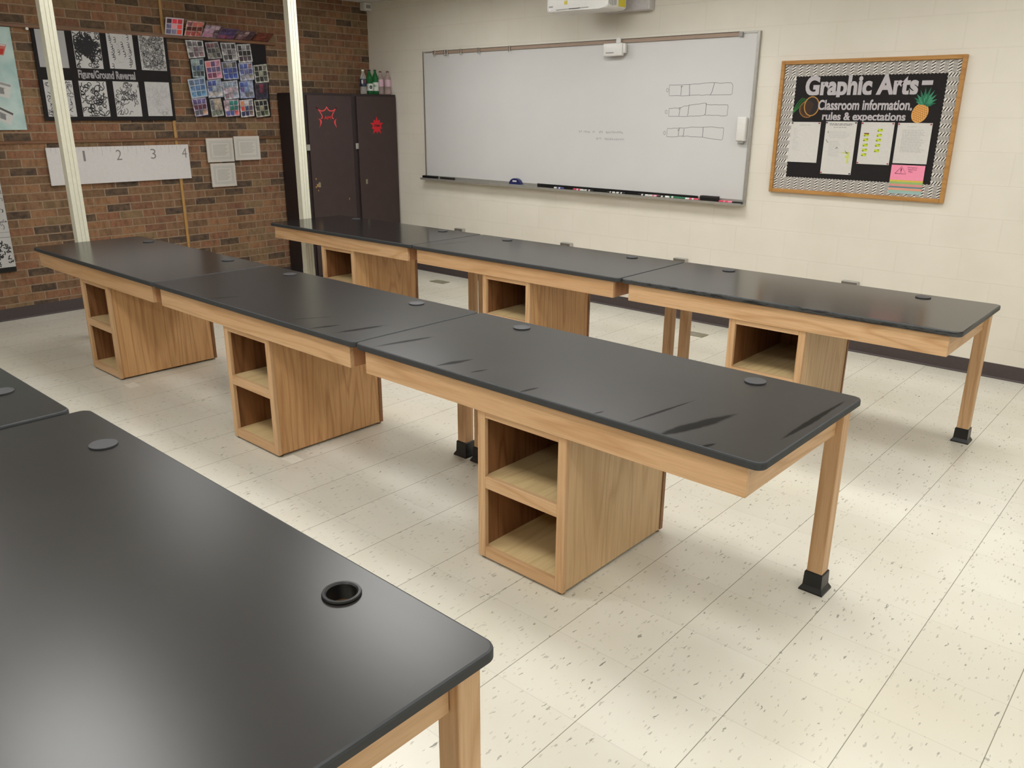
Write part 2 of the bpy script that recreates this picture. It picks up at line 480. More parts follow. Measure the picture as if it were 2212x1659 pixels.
# ------------------------------------------------------------------ lab tables
TL, TW, TH, TT = 1.819, .76, .746, .026
def rounded(x0, x1, y0, y1, rad, n=6):
    pts = []
    for cx, cy, a0 in ((x1-rad, y1-rad, 0), (x0+rad, y1-rad, 90), (x0+rad, y0+rad, 180), (x1-rad, y0+rad, 270)):
        for k in range(n+1):
            a = math.radians(a0+90*k/n); pts.append((cx+rad*math.cos(a), cy+rad*math.sin(a)))
    return pts

def tabletop(hole=None):
    b = MB(); bm = b.bm
    prof = [(.004, TH-TT), (0, TH-TT+.004), (0, TH-.006), (.0018, TH-.0018), (.006, TH)]
    loops = []
    for ins, z in prof:
        loops.append([bm.verts.new((x, y, z)) for x, y in rounded(ins, TL-ins, ins, TW-ins, .032-ins*.9, 12)])
    n = len(loops[0])
    for A, B in zip(loops, loops[1:]):
        for i in range(n): bm.faces.new((A[i], A[(i+1) % n], B[(i+1) % n], B[i])).material_index = 1
    if hole is None:
        bm.faces.new(loops[-1]); bm.faces.new(loops[0][::-1])
    else:
        hx, hy, hr = hole; k = 32; rings = []
        for z in (TH-TT, TH):
            rings.append([bm.verts.new((hx+hr*math.cos(2*math.pi*i/k), hy+hr*math.sin(2*math.pi*i/k), z)) for i in range(k)])
        for i in range(k): bm.faces.new((rings[0][i], rings[0][(i+1) % k], rings[1][(i+1) % k], rings[1][i]))
        bm.edges.index_update()
        for loop, ring in ((loops[-1], rings[1]), (loops[0], rings[0])):
            es = [bm.edges.get((loop[i], loop[(i+1) % n])) for i in range(n)]+[bm.edges.get((ring[i], ring[(i+1) % k])) for i in range(k)]
            bmesh.ops.triangle_fill(bm, use_beauty=True, use_dissolve=False, edges=es, normal=(0, 0, 1))
    return b

GX = (.348, 1.468); GY = .665
def make_table():
    T = empty('lab_table', (0, 0, 0), 'lab table', 'table')
    tabletop().build('tabletop', [P['top'], P['edge']], T)
    za, zb = .620, TH-TT-.0005
    x0, x1, y0, y1 = .050, TL-.050, .018, TW-.03
    b = MB(); b.box(x0, x1, y0, y0+.02, za, zb, .001, 1); b.build('apron', P['woodx'], T)
    b = MB(); b.box(x0+.05, x1-.05, y1-.03, y1-.01, za, zb, .001, 1); b.build('apron', P['woodx'], T)
    for xa in (x0+.0005, x1-.0205):
        b = MB(); b.box(xa, xa+.02, y0+.0205, y1-.054, za, zb, .001, 1); b.build('apron', P['woody'], T)
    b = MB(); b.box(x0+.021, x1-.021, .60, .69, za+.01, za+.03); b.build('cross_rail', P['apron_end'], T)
    # legs at the two rear corners, with black flared boots
    s = .057
    for xa in (.027, TL-.027-s):
        ya = TW-.025-s
        b = MB(); b.box(xa, xa+s, ya, ya+s, .012, zb, .003, 2); leg = b.build('leg', P['woodz'], T)
        b = MB(); cx, cy = xa+s/2, ya+s/2; rings = []
        for h, z in ((s/2+.016, 0), (s/2+.015, .006), (s/2+.006, .022), (s/2+.0045, .074), (s/2+.001, .078)):
            rings.append([b.bm.verts.new((cx+sx*h, cy+sy*h, z)) for sx, sy in ((-1, -1), (1, -1), (1, 1), (-1, 1))])
        for A, B in zip(rings, rings[1:]):
            for i in range(4): b.bm.faces.new((A[i], A[(i+1) % 4], B[(i+1) % 4], B[i]))
        b.bm.faces.new(rings[0][::-1]); b.bm.faces.new(rings[-1])
        b.build('boot', P['rubber'], leg)
    # open book-box cabinet under the front edge
    cx0, cx1, cy0, cy1, cz0, cz1 = .692, 1.114, .028, .700, .012, .6195
    t = .018
    b = MB()                                                        # carcass: both sides and the back, one U-shaped shell
    b.prism([(cx0+.006, cy0+.0205), (cx0+.006+t, cy0+.0205), (cx0+.006+t, cy1-t), (cx1-.006-t, cy1-t), (cx1-.006-t, cy0+.0205), (cx1-.006, cy0+.0205), (cx1-.006, cy1), (cx0+.006, cy1)], 2, cz0, cz1)
    cab = b.build('cabinet', P['veneer'], T)
    for xa in (cx0+.006+t, cx1-.006-t-.004):
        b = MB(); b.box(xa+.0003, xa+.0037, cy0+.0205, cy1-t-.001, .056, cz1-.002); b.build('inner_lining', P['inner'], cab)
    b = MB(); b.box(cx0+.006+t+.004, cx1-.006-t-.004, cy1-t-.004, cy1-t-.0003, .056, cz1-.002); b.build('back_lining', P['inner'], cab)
    st, fr = .037, .02
    for xa in (cx0, cx1-st):
        b = MB(); b.box(xa, xa+st, cy0, cy0+fr, cz0, cz1, .0015, 1); b.build('frame_stile', P['woodz'], cab)
    for za_, zb_ in ((cz1-.026, cz1), (.308, .356), (cz0, .057)):
        b = MB(); b.box(cx0+st+.0003, cx1-st-.0003, cy0+.0008, cy0+fr, za_, zb_, .001, 1); b.build('frame_rail', P['woodx'], cab)
    for zz in (.3555, .0565):
        b = MB(); b.box(cx0+.006+t+.0042, cx1-.006-t-.0042, cy0+fr+.0003, cy1-t-.005, zz-t, zz-.0005); b.build('shelf', P['birch'], cab)
    # thin edge strips at the rear edge of the side panels
    for xa in (cx1-.0058, cx0+.002):
        b = MB(); b.box(xa, xa+.0038, cy1-.02, cy1, cz0, cz1); b.build('edge_strip', P['inner'], cab)
    for gx in (cx0+.02, cx1-.02):
        for gy in (cy0+.02, cy1-.02):
            b = MB(); b.lathe([(.013, 0), (.014, .003), (.006, .005), (.004, .0118)], 12, (gx, gy, 0)); b.build('glide', P['chrome'], cab, True)
    for gx in GX:
        b = MB(); b.lathe([(.0375, 0.0002), (.0375, .0012), (.0355, .0016), (.0385, .0018), (.0385, .0046), (.0378, .0052)], 40, (gx, GY, TH)); b.build('grommet', P['cap'], T)
    return T

def S(l):
    return [(a[0], a[1], a[2], a[3], a[4]) for a in l]
warm = mat_wood('warm_oak_veneer', 2, (222, 176, 124), (198, 148, 98), (152, 106, 64), .8)
m_mid = mat_top('black_resin_wiped_middle', [(1.63, .018, 1.70, .31, .018), (1.49, .0, 1.54, .15, .012), (.60, .0, .68, .16, .008), (1.29, .05, 1.39, .22, .006)])
m_end = mat_top('black_resin_wiped_end', [(.105, .005, .17, .30, .017), (.485, .005, .53, .18, .017), (.64, .04, .666, .12, .008), (.92, -.01, .94, .085, .009),
                                           (1.36, .0, 1.41, .34, .007), (1.485, -.03, 1.58, .33, .026), (1.625, -.02, 1.65, .055, .010), (1.775, .2, 1.785, .70, .012), (1.236, 0, 1.25, .05, .006)])
m_bk = mat_top('black_resin_scuffed', [(1.2, -.003, 1.78, .006, .012), (.95, -.003, 1.08, .005, .012), (.6, -.003, .7, .006, .010), (.2, -.003, .32, .004, .008)], .17)
m_bm = mat_top('black_resin_rubbed', [(.55, -.003, .62, .005, .008), (1.3, -.003, 1.5, .004, .008), (.1, .1, .2, .5, .01)], .16)

m_bl = mat_top('black_resin_clean', (), .13)
m_ml = mat_top('black_resin_semi', (), .21)
tc_ = NT('chipped_resin_edge'); vv = tc_.coord('Object', (9, 2, 60)); nn = tc_.noise(vv, 1, 5, .75)
tc_.set(Base_Color=tc_.ramp(nn, [(.5, lin((60, 62, 64))), (.56, lin((14, 14, 15)))]), Roughness=.5)
proto = make_table()
tables = [  # x, y, rot, label, material
    (1.157, -3.990, -.001, 'black-topped oak lab table at the left end of the middle row, nearest the brick wall', m_ml),
    (2.982, -3.993, -.001, 'black-topped oak lab table in the centre of the middle row', m_mid),
    (4.807, -3.995, -.001, 'black-topped oak lab table at the right end of the middle row, streaks on top', m_end),
    (1.165, -2.106, .009, 'black-topped oak lab table at the left end of the back row, before dark cabinets', m_bl),
    (2.990, -2.094, .009, 'black-topped oak lab table in the centre of the back row, below the whiteboard', m_bm),
    (4.814, -2.074, .010, 'black-topped oak lab table at the right end of the back row, below the bulletin board', m_bk),
    (2.968, -5.862, -.002, 'black-topped lab table at the left edge of the photo, beyond the nearest table', None),
]
for i, (x, y, rz, lab, mt) in enumerate(tables):
    T = proto if i == 0 else copy_tree(proto)
    T.location = (x, y, 0); T.rotation_euler = (0, 0, rz)
    T['label'] = lab; T['group'] = 'black-topped lab tables in three rows'
    for ch in T.children:
        if ch.name.startswith('cabinet'):
            ch.material_slots[0].link = 'OBJECT'; ch.material_slots[0].material = warm if i in (0, 1, 3, 4) else P['veneer']
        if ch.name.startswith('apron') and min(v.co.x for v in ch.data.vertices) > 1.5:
            ch.material_slots[0].link = 'OBJECT'; ch.material_slots[0].material = P['apron_end'] if i in (0, 1, 3, 4) else P['woody']  # right aprons beside a table gap: gap shade put into the wood colour
    mt = mt or P['top']
    if mt:
        for ch in T.children:
            if ch.name.startswith('tabletop'):
                ch.material_slots[0].link = 'OBJECT'; ch.material_slots[0].material = mt
                if i == 5: ch.material_slots[1].link = 'OBJECT'; ch.material_slots[1].material = tc_.m
# nearest table: its right-hand cable hole is open
T = copy_tree(proto); T.location = (4.815, -5.826, 0); T.rotation_euler = (0, 0, -.001)
T['label'] = 'nearest black-topped lab table, with an open cable hole in its top'
T['group'] = 'black-topped lab tables in three rows'
HX = 1.474
far = None
for ch in list(T.children):
    if ch.name.startswith('apron') and min(v.co.x for v in ch.data.vertices) > 1.5: ch.material_slots[0].material = P['woody']
    if ch.name.startswith('cabinet'): ch.material_slots[0].material = P['veneer']
    if ch.name.startswith('tabletop'):
        bpy.data.objects.remove(ch)
    elif ch.name.startswith('grommet'):
        cxm = sum(v.co.x for v in ch.data.vertices)/len(ch.data.vertices)
        if cxm > 1: bpy.data.objects.remove(ch)
tabletop((HX, GY, .0335)).build('tabletop', [P['top'], P['edge']], T)
b = MB(); b.lathe([(.0335, -.03), (.0333, .0005), (.0385, .001), (.040, .003), (.0385, .0065), (.0335, .0072), (.0305, .004), (.030, -.03)], 40, (HX, GY, TH), cap=False)
g = b.build('grommet', P['black'], T, True); g['label'] = 'open black grommet ring'

# ------------------------------------------------------------------ power poles
def pole(x0, x1, y0, y1, label):
    L = empty('power_pole', ((x0+x1)/2, (y0+y1)/2, 0), label, 'pole', 'cream power poles at the row ends')
    hx, hy = (x1-x0)/2, (y1-y0)/2
    gr = .004
    pf = [(-hx, -hy), (hx, -hy), (hx, -hy*.35), (hx-gr, -hy*.33), (hx-gr, -hy*.25), (hx, -hy*.23), (hx, hy*.30), (hx-gr, hy*.32), (hx-gr, hy*.40), (hx, hy*.42), (hx, hy), (-hx, hy)]
    b = MB(); b.prism(pf, 2, .28, CEIL-.0005); b.build('upper_channel', P['post'], L)
    b = MB(); b.prism([(px*1.03, py*1.03) for px, py in pf], 2, 0, .279); b.build('base_channel', P['post'], L)
    b = MB(); b.box(-hx-.012, hx+.012, -hy-.012, hy+.012, CEIL-.012, CEIL-.0004, .002, 1)
    return L, b
L, b = pole(1.032, 1.098, -3.660, -3.577, 'cream metal power pole rising behind the left end of the middle row'); b.build('ceiling_trim', P['post'], L)
L, b = pole(1.032, 1.098, -1.711, -1.628, 'cream metal power pole in front of the dark cabinets'); b.build('ceiling_trim', P['post'], L)

# ------------------------------------------------------------------ canvas: flat artwork on a wall
class Canvas(MB):
    """u,v on the surface, w outwards; face: 'back' (wall y=0), 'left' (wall x=0)"""
    def __init__(s, face, w0=0.0):
        super().__init__(); s.face = face; s.w0 = w0
    def pt(s, u, v, w=0):
        w += s.w0
        return (u, -w, v) if s.face == 'back' else (w, u, v)
    def P(s, pts, w, c):
        s.color(c); vs = [s.bm.verts.new(s.pt(p[0], p[1], w)) for p in pts]
        fc = s.bm.faces.new(vs); s._paint([fc])
    def slab(s, pts, w0, w1, c):
        s.color(c)
        A = [s.bm.verts.new(s.pt(p[0], p[1], w0)) for p in pts]; B = [s.bm.verts.new(s.pt(p[0], p[1], w1)) for p in pts]
        n = len(pts); fs = [s.bm.faces.new((A[i], A[(i+1) % n], B[(i+1) % n], B[i])) for i in range(n)]
        fs += [s.bm.faces.new(A[::-1]), s.bm.faces.new(B)]
        s._paint(fs)
    def rect(s, u0, u1, v0, v1, w, c): s.P([(u0, v0), (u1, v0), (u1, v1), (u0, v1)], w, c)
    def stroke(s, pts, width, w, c):
        """ribbon through points"""
        s.color(c); L = []; R = []
        for i, p in enumerate(pts):
            a = Vector(pts[max(i-1, 0)]); d = Vector(pts[min(i+1, len(pts)-1)])-a
            if d.length < 1e-6: d = Vector((1, 0))
            d.normalize(); nrm = Vector((-d.y, d.x))*width/2
            L.append(s.bm.verts.new(s.pt(p[0]+nrm.x, p[1]+nrm.y, w))); R.append(s.bm.verts.new(s.pt(p[0]-nrm.x, p[1]-nrm.y, w)))
        fs = [s.bm.faces.new((L[i], R[i], R[i+1], L[i+1])) for i in range(len(pts)-1)]
        s._paint(fs)

def text_shape(string, u0, u1, v0, v1, face, w, mat, parent, name='lettering', bold=.02, depth=.0, slant=0, desc=1.0):
    cu = bpy.data.curves.new('t', 'FONT'); cu.body = string; cu.offset = bold; cu.extrude = depth; cu.resolution_u = 4
    cu.shear = slant
    tmp = bpy.data.objects.new('t', cu); C.objects.link(tmp)
    bpy.context.view_layer.update()
    me = bpy.data.meshes.new_from_object(tmp.evaluated_get(bpy.context.evaluated_depsgraph_get()))
    bpy.data.objects.remove(tmp); bpy.data.curves.remove(cu)
    for v in me.vertices:
        if v.co.y < 0: v.co.y *= desc
    xs = [v.co.x for v in me.vertices]; ys = [v.co.y for v in me.vertices]
    sx = (u1-u0)/(max(xs)-min(xs)); sy = (v1-v0)/(max(ys)-min(ys)); mx, my = min(xs), min(ys)
    for v in me.vertices:
        uu = u0+(v.co.x-mx)*sx; vv = v0+(v.co.y-my)*sy; ww = w+v.co.z*.05
        v.co = (uu, -ww, vv) if face == 'back' else (ww, uu, vv)
    me.name = name; me.materials.clear(); me.materials.append(mat)
    o = bpy.data.objects.new(name, me); C.objects.link(o)
    if parent is not None: o.parent = parent
    return o

def wall_thing(name, label, cat, face, u, v, group=None):
    return empty(name, (u, 0, v) if face == 'back' else (0, u, v), label, cat, group)
def local(o, parent):
    """keep a world-coordinate mesh where it is when parented"""
    loc = parent.location
    for vtx in o.data.vertices: vtx.co -= loc
    return o

# ------------------------------------------------------------------ whiteboard
WL, WR, WB, WT = .895, 4.534, 1.018, 2.236
W = wall_thing('whiteboard', 'long wall-mounted whiteboard with faint marker drawings on its right half', 'whiteboard', 'back', (WL+WR)/2, WB)
b = MB(); b.box(WL+.012, WR-.012, -.020, -.004, WB+.01, WT-.012); local(b.build('writing_surface', P['board'], W), W)
b = MB()
b.box(WL, WL+.014, -.026, 0, WB, WT, .001, 1); b.box(WR-.020, WR, -.028, 0, WB, WT, .002, 1)
b.box(WL+.0145, WR-.0205, -.026, 0, WT-.014, WT, .001, 1); b.box(WL+.0145, WR-.0205, -.026, 0, WB, WB+.012, .001, 1)
local(b.build('edge_frame', P['alu'], W), W)
b = MB(); b.box(WL-.001, WL+.004, -.030, -.001, WB, WT+.001); local(b.build('left_edge_trim', P['dkframe'], W), W)
# marker tray: shallow upturned shelf
b = MB(); b.prism([(-.001, WB-.03), (-.075, WB-.034), (-.085, WB-.026), (-.085, WB-.012), (-.080, WB-.012), (-.078, WB-.022), (-.028, WB-.018), (-.028, WB+.004), (-.001, WB+.004)], 0, WL-.03, WR+.0)
local(b.build('marker_tray', P['alu'], W), W)
# cork map rail along the top, ends short of the right corner, with clips
b = MB(); b.box(WL+.15, 4.372, -.034, -.0265, WT-.030, WT-.004, .001, 1); rail = local(b.build('map_rail', P['cork'], W), W)
b = MB(); b.box(WL+.15, 4.372, -.037, -.0265, WT-.0038, WT+.001, .001, 1); local(b.build('rail_top_edge', P['dkframe'], W), W)
b = MB(); b.box(4.3722, 4.402, -.044, -.0265, WT-.036, WT-.002, .002, 1); local(b.build('rail_end_cap', P['grey'], W), W)
for cx in (1.09, 1.235, 1.265, 1.46, 1.70, 2.09):
    b = MB(); b.box(cx-.008, cx+.008, -.050, -.0405, WT-.044, WT+.004, .002, 1); b.tube([(cx, -.05, WT-.04), (cx, -.058, WT-.046), (cx, -.052, WT-.054)], .003, 6)
    local(b.build('rail_clip', P['chrome'], W), W)
# marker drawings: three segmented bars and two lines of faint writing
cv = Canvas('back', .0202)
INK = (122, 120, 121)
def wob(pts, n=6, a=.002, seed=0):
    rnd = random.Random(seed); out = []
    for (x0, y0), (x1, y1) in zip(pts, pts[1:]):
        for k in range(n): t_ = k/n; out.append((x0+(x1-x0)*t_+rnd.uniform(-a, a)*.5, y0+(y1-y0)*t_+rnd.uniform(-a, a)))
    out.append(pts[-1]); return out
for sd, (ol, vs, o0) in enumerate([
    ([(3.794, 1.875), (3.977, 1.876), (4.178, 1.885), (4.335, 1.880), (4.348, 1.868), (4.348, 1.805), (4.335, 1.797), (4.169, 1.799), (3.985, 1.794), (3.797, 1.794), (3.794, 1.875)],
     [[(3.906, 1.862), (3.903, 1.797)], [(3.899, 1.858), (3.908, 1.868), (3.916, 1.862)], [(3.977, 1.877), (3.982, 1.792)], [(4.192, 1.885), (4.180, 1.83), (4.164, 1.799)]], (3.779, 1.837)),
    ([(3.806, 1.698), (3.894, 1.704), (3.985, 1.723), (4.131, 1.740), (4.138, 1.726), (4.318, 1.724), (4.324, 1.715), (4.320, 1.650), (4.305, 1.644), (4.133, 1.651), (4.11, 1.645), (3.98, 1.640), (3.804, 1.636), (3.806, 1.698)],
     [[(3.904, 1.698), (3.900, 1.642)], [(3.894, 1.690), (3.91, 1.705)], [(3.985, 1.723), (3.980, 1.655), (3.972, 1.645)], [(4.135, 1.738), (4.135, 1.66), (4.125, 1.651)]], (3.779, 1.672)),
    ([(3.800, 1.544), (3.948, 1.552), (4.119, 1.562), (4.296, 1.560), (4.302, 1.545), (4.300, 1.475), (4.290, 1.468), (4.126, 1.484), (3.952, 1.489), (3.798, 1.480), (3.800, 1.544)],
     [[(3.910, 1.543), (3.905, 1.490)], [(3.895, 1.530), (3.916, 1.552)], [(3.954, 1.545), (3.954, 1.50), (3.945, 1.489)], [(4.123, 1.560), (4.124, 1.484)]], (3.776, 1.510))]):
    cv.stroke(wob(ol, 5, .003, sd), .0034, 0, INK)
    for k, v_ in enumerate(vs): cv.stroke(wob(v_, 4, .002, sd*7+k), .004, .0001, (96, 94, 96))
    cv.stroke([(o0[0]+.0095*math.cos(a*.5), o0[1]+.014*math.sin(a*.5)) for a in range(0, 14)], .0032, .0001, INK)
local(cv.build('marker_drawing', P['print'], W, normals=False), W)
faint = plain('faint_marker_ink', (158, 154, 156), .6, .05)
def scrawl(words, z, h, seed):
    rr = random.Random(seed); c_ = Canvas('back', .0203)
    for (a, e) in words:
        x = a
        while x < e:
            wl = rr.uniform(.008, .014)
            for _ in range(2): c_.stroke([(x+rr.uniform(0, wl), z+rr.uniform(0, h)) for _ in range(4)], .0026, rr.random()*.0002, (150, 147, 148))
            x += wl+.004
    return c_
for words, z_, sd in (([(2.90, 2.925), (2.955, 3.02), (3.05, 3.08), (3.12, 3.155), (3.195, 3.37)], 1.494, 1), ([(3.09, 3.14), (3.18, 3.38)], 1.438, 2)):
    local(scrawl(words, z_, .022, sd).build('marker_writing', P['print'], W, normals=False), W)

# sensor camera hanging at the top, holder at the right, items in the tray
T = wall_thing('sensor_box', 'small white sensor box hooked over the top edge of the whiteboard', 'sensor', 'back', 3.28, 2.10)
b = MB(); b.box(3.175, 3.365, -.085, -.0475, 2.106, 2.205, .008, 3); local(b.build('casing', P['white'], T, True), T)
b = MB(); b.box(3.367, 3.39, -.078, -.05, 2.125, 2.200, .006, 2); local(b.build('side_knob', P['white'], T, True), T)
b = MB(); b.box(3.285, 3.33, -.060, -.0475, 2.2055, 2.2475, .003, 1); local(b.build('bracket', P['white'], T), T)
b = MB(); b.box(3.205, 3.285, -.0858, -.0852, 2.127, 2.136); local(b.build('maker_mark', P['grey'], T), T)
T = wall_thing('pen_holder', 'upright white pen holder stuck on the right side of the whiteboard', 'pen holder', 'back', 4.46, 1.46)
b = MB(); b.box(4.425, 4.502, -.062, -.0206, 1.462, 1.640, .012, 3); local(b.build('case', P['white'], T, True), T)
b = MB(); b.box(4.445, 4.49, -.056, -.024, 1.447, 1.4615, .003, 1); local(b.build('lower_lip', P['grey'], T), T)
TZ = WB-.0178
def tray_box(name, label, cat, x0, x1, h, y0, y1, m, cap=None, grp=None):
    T = wall_thing(name, label, cat, 'back', (x0+x1)/2, TZ)
    b = MB(); b.box(x0, x1, y0, y1, TZ, TZ+h, .003, 2); local(b.build('body', m, T), T)
    if cap:
        b = MB(); b.box(x0, x1, y0-.0005, y1+.0005, TZ+h+.0002, TZ+h+.008, .002, 1); local(b.build('handle_back', cap, T), T)
    return T
tray_box('board_eraser', 'black felt eraser at the far left end of the marker tray', 'eraser', .885, 1.09, .02, -.072, -.034, P['black'], P['rubber'])
tray_box('board_eraser', 'dark brown felt eraser beside the leftmost one in the marker tray', 'eraser', 1.155, 1.34, .018, -.072, -.036, plain('dark_brown_felt', (44, 32, 30), .8), P['rubber'])
tray_box('board_eraser', 'thick black eraser near the right end of the marker tray', 'eraser', 4.17, 4.325, .035, -.072, -.034, P['black'], P['lockgap'])
tray_box('marker_case', 'small dark case in the right corner of the marker tray', 'case', 4.45, 4.525, .016, -.07, -.035, P['black'])
T = wall_thing('wooden_straightedge', 'long black straightedge standing in the marker tray', 'ruler', 'back', 3.27, TZ)
b = MB(); b.box(2.44, 4.13, -.034, -.0285, TZ-.0002+.001, TZ+.034, .0015, 1); o = local(b.build('blade', P['black'], T), T)
T.name = 'straightedge'
# blue domed eraser
T = wall_thing('domed_eraser', 'dark blue domed eraser standing in the marker tray', 'eraser', 'back', 2.19, TZ)
b = MB(); pf = [(2.19+.072*math.cos(math.pi*k/16), TZ+.012+.056*math.sin(math.pi*k/16)) for k in range(17)]
b.prism(pf, 1, -.072, -.036); local(b.build('dome', P['blue'], T, True), T)
b = MB(); b.box(2.112, 2.268, -.075, -.033, TZ, TZ+.0118, .002, 1); local(b.build('felt_pad', P['grey'], T), T)
b = MB(); b.box(2.165, 2.215, -.0735, -.0722, TZ+.036, TZ+.048); local(b.build('white_mark', P['white'], T), T)
# markers
def marker(x, length, y, ang, capc, bodyc, label):
    T = wall_thing('dry_erase_marker', label, 'marker', 'back', x, TZ, 'markers in the tray')
    T.location = (x, y, TZ+.0088); T.rotation_euler = (0, 0, ang)
    L = length; rr = .0085
    b = MB(); b.lathe([(rr*.8, 0), (rr, .003), (rr, L*.64)], 12); o = b.build('barrel', bodyc, T, True)
    b2 = MB(); b2.lathe([(rr*1.05, L*.641), (rr*1.05, L*.95), (rr*.7, L)], 12); o2 = b2.build('cap', capc, T, True)
    b3 = MB(); b3.lathe([(rr*1.02, L*.3), (rr*1.02, L*.5)], 12, cap=False); o3 = b3.build('label_band', capc, T, True)
    for q in (o, o2, o3):
        for v_ in q.data.vertices: v_.co = Vector((v_.co.z-L/2, v_.co.x, v_.co.y))
    return T
cols = dict(blue=plain('ink_blue', (60, 60, 130), .4), red=plain('ink_red', (214, 70, 96), .4), black=P['black'], green=plain('ink_green', (30, 110, 74), .4), pink=plain('ink_pink', (232, 130, 150), .4))
for x, l, y, a, c_, w_ in [(2.72, .11, -.055, .05, 'blue', 'blue-capped white marker, leftmost in the tray under the straightedge'),
                           (2.94, .12, -.052, 3.1, 'red', 'red-capped white marker lying second from the left in the tray'),
                           (3.06, .10, -.056, .03, 'black', 'black-capped marker just right of the red-capped one in the tray'),
                           (3.30, .08, -.055, 3.1, 'black', 'short black-capped marker lying alone near the middle of the tray'),
                           (3.40, .09, -.053, .05, 'black', 'stubby black marker right of the lone short one in the tray'),
                           (3.63, .12, -.056, 3.0, 'black', 'black-capped marker left of the crowded group in the tray'),
                           (3.74, .10, -.054, .1, 'pink', 'pink-capped marker at the left of the crowded group in the tray'),
                           (3.83, .12, -.068, 3.1, 'black', 'white marker with a black band along the front lip of the tray'),
                           (3.90, .13, -.048, .02, 'green', 'green-banded white marker in the crowded group of the tray'),
                           (4.01, .12, -.055, 3.08, 'green', 'dark green marker right of the green-banded white one'),
                           (4.10, .12, -.066, .04, 'red', 'red-banded white marker left of the thick black eraser'),
                           (4.39, .12, -.055, 3.1, 'red', 'red and pink marker right of the thick black eraser')]:
    marker(x, l, y, a, cols[c_], cols['pink'] if 'red and pink' in w_ else (cols['green'] if 'dark green' in w_ else P['white']), w_)

# ------------------------------------------------------------------ bulletin board
BL, BR, BB, BT = 4.721, 5.939, 1.1076, 2.0227
T = wall_thing('bulletin_board', 'oak-framed bulletin board with a herringbone border and classroom lettering', 'bulletin board', 'back', (BL+BR)/2, BB)
b = MB(); fw = .026
b.box(BL, BL+fw, -.03, 0, BB, BT, .003, 2); b.box(BR-fw, BR, -.03, 0, BB, BT, .003, 2)
b.box(BL+fw+.0002, BR-fw-.0002, -.03, 0, BT-fw, BT, .003, 2); b.box(BL+fw+.0002, BR-fw-.0002, -.03, 0, BB, BB+fw, .003, 2)
local(b.build('frame', P['frame'], T), T)
b = MB(); b.box(BL+fw, BR-fw, -.012, -.002, BB+fw, BT-fw); local(b.build('black_backing', P['blackpaper'], T), T)
cv = Canvas('back', .0125)
WHT, GRY, BLK = (226, 222, 214), (176, 170, 164), (34, 30, 32)
ix0, ix1, iz0, iz1 = BL+fw+.001, BR-fw-.001, BB+fw+.001, BT-fw-.001
kx0, kx1, kz0, kz1 = 4.836, 5.841, 1.219, 1.918
def scallop(a, b_, fixed, outer, horiz, n, amp):
    """inner wavy edge strip"""
    pts = [(a, outer), (b_, outer)]
    for k in range(n*4, -1, -1):
        t_ = k/(n*4); pts.append((a+(b_-a)*t_, fixed+amp*abs(math.sin(math.pi*n*t_))))
    return [(p[0], p[1]) if horiz else (p[1], p[0]) for p in pts]
def herring(u0, u1, v0, v1, vertical_cols, n):
    for i in range(n):
        if vertical_cols:
            a, c_ = u0+(u1-u0)*i/n, u0+(u1-u0)*(i+1)/n
            cv.rect(a, c_, v0, v1, .0006, WHT if i % 2 == 0 else GRY)
            w_ = c_-a; step = .019; k = v0-.006
            while k < v1-.012:
                lo, hi = max(v0, k), min(v1, k+w_*.9)
                if i % 2 == 0: cv.P([(a+.001, k+.002 if k+.002 > v0 else v0), (a+.001, k+.0095 if k+.0095 > v0 else v0+.003), (c_-.001, min(v1, k+.0095+w_*.55)), (c_-.001, min(v1-.001, k+.002+w_*.55))], .0010, BLK)
                else: cv.P([(a+.001, min(v1, k+.008+w_*.55)), (a+.001, min(v1-.001, k+.003+w_*.55)), (c_-.001, max(v0, k+.003)), (c_-.001, max(v0+.002, k+.008))], .0010, (160, 154, 148))
                k += step
        else:
            a, c_ = v0+(v1-v0)*i/n, v0+(v1-v0)*(i+1)/n
            cv.rect(u0, u1, a, c_, .0006, WHT if i % 2 == 0 else GRY)
            h_ = c_-a; step = .019; k = u0
            while k < u1-.012:
                if i % 2 == 0: cv.P([(k, a+.001), (k+.0078, a+.001), (min(u1, k+.0078+h_*.6), c_-.001), (min(u1-.001, k+h_*.6), c_-.001)], .0010, BLK)
                else: cv.P([(k+h_*.5, a+.001), (min(u1, k+.005+h_*.5), a+.001), (k+.005, c_-.001), (k, c_-.001)], .0010, (160, 154, 148))
                k += step
herring(ix0, ix1, kz1, iz1, True, 45)
herring(ix0, ix1, iz0, kz0, True, 45)
herring(ix0, kx0, kz0+.0002, kz1-.0002, False, 27)
herring(kx1, ix1, kz0+.0002, kz1-.0002, False, 27)
# scalloped inner edge
for pts in (scallop(kx0, kx1, kz1-.006, kz1+.001, True, 46, .006), scallop(kx0, kx1, kz0+.006, kz0-.001, True, 46, -.006),
            scallop(kz0, kz1, kx0+.006, kx0-.001, False, 30, -.006), scallop(kz0, kz1, kx1-.006, kx1+.001, False, 30, .006)):
    cv.P(pts, .0004, GRY)
local(cv.build('border_trim', P['print'], T, normals=False), T)
silver = plain('silver_grey_letters', (186, 180, 184), .5, .03)
for s_, a, c_, d, e, bo in (('Graphic Arts', 4.912, 5.672, 1.774, 1.918, .042), ('Classroom information,', 5.020, 5.652, 1.686, 1.758, .028), ('rules & expectations', 5.058, 5.620, 1.617, 1.676, .028)):
    local(text_shape(s_, a, c_, d, e, 'back', .0145, silver, T, 'lettering', bo, .02, 0, .35), T)
b = MB(); b.box(5.69, 5.757, -.0155, -.0130, 1.845, 1.873); local(b.build('lettering', silver, T), T)

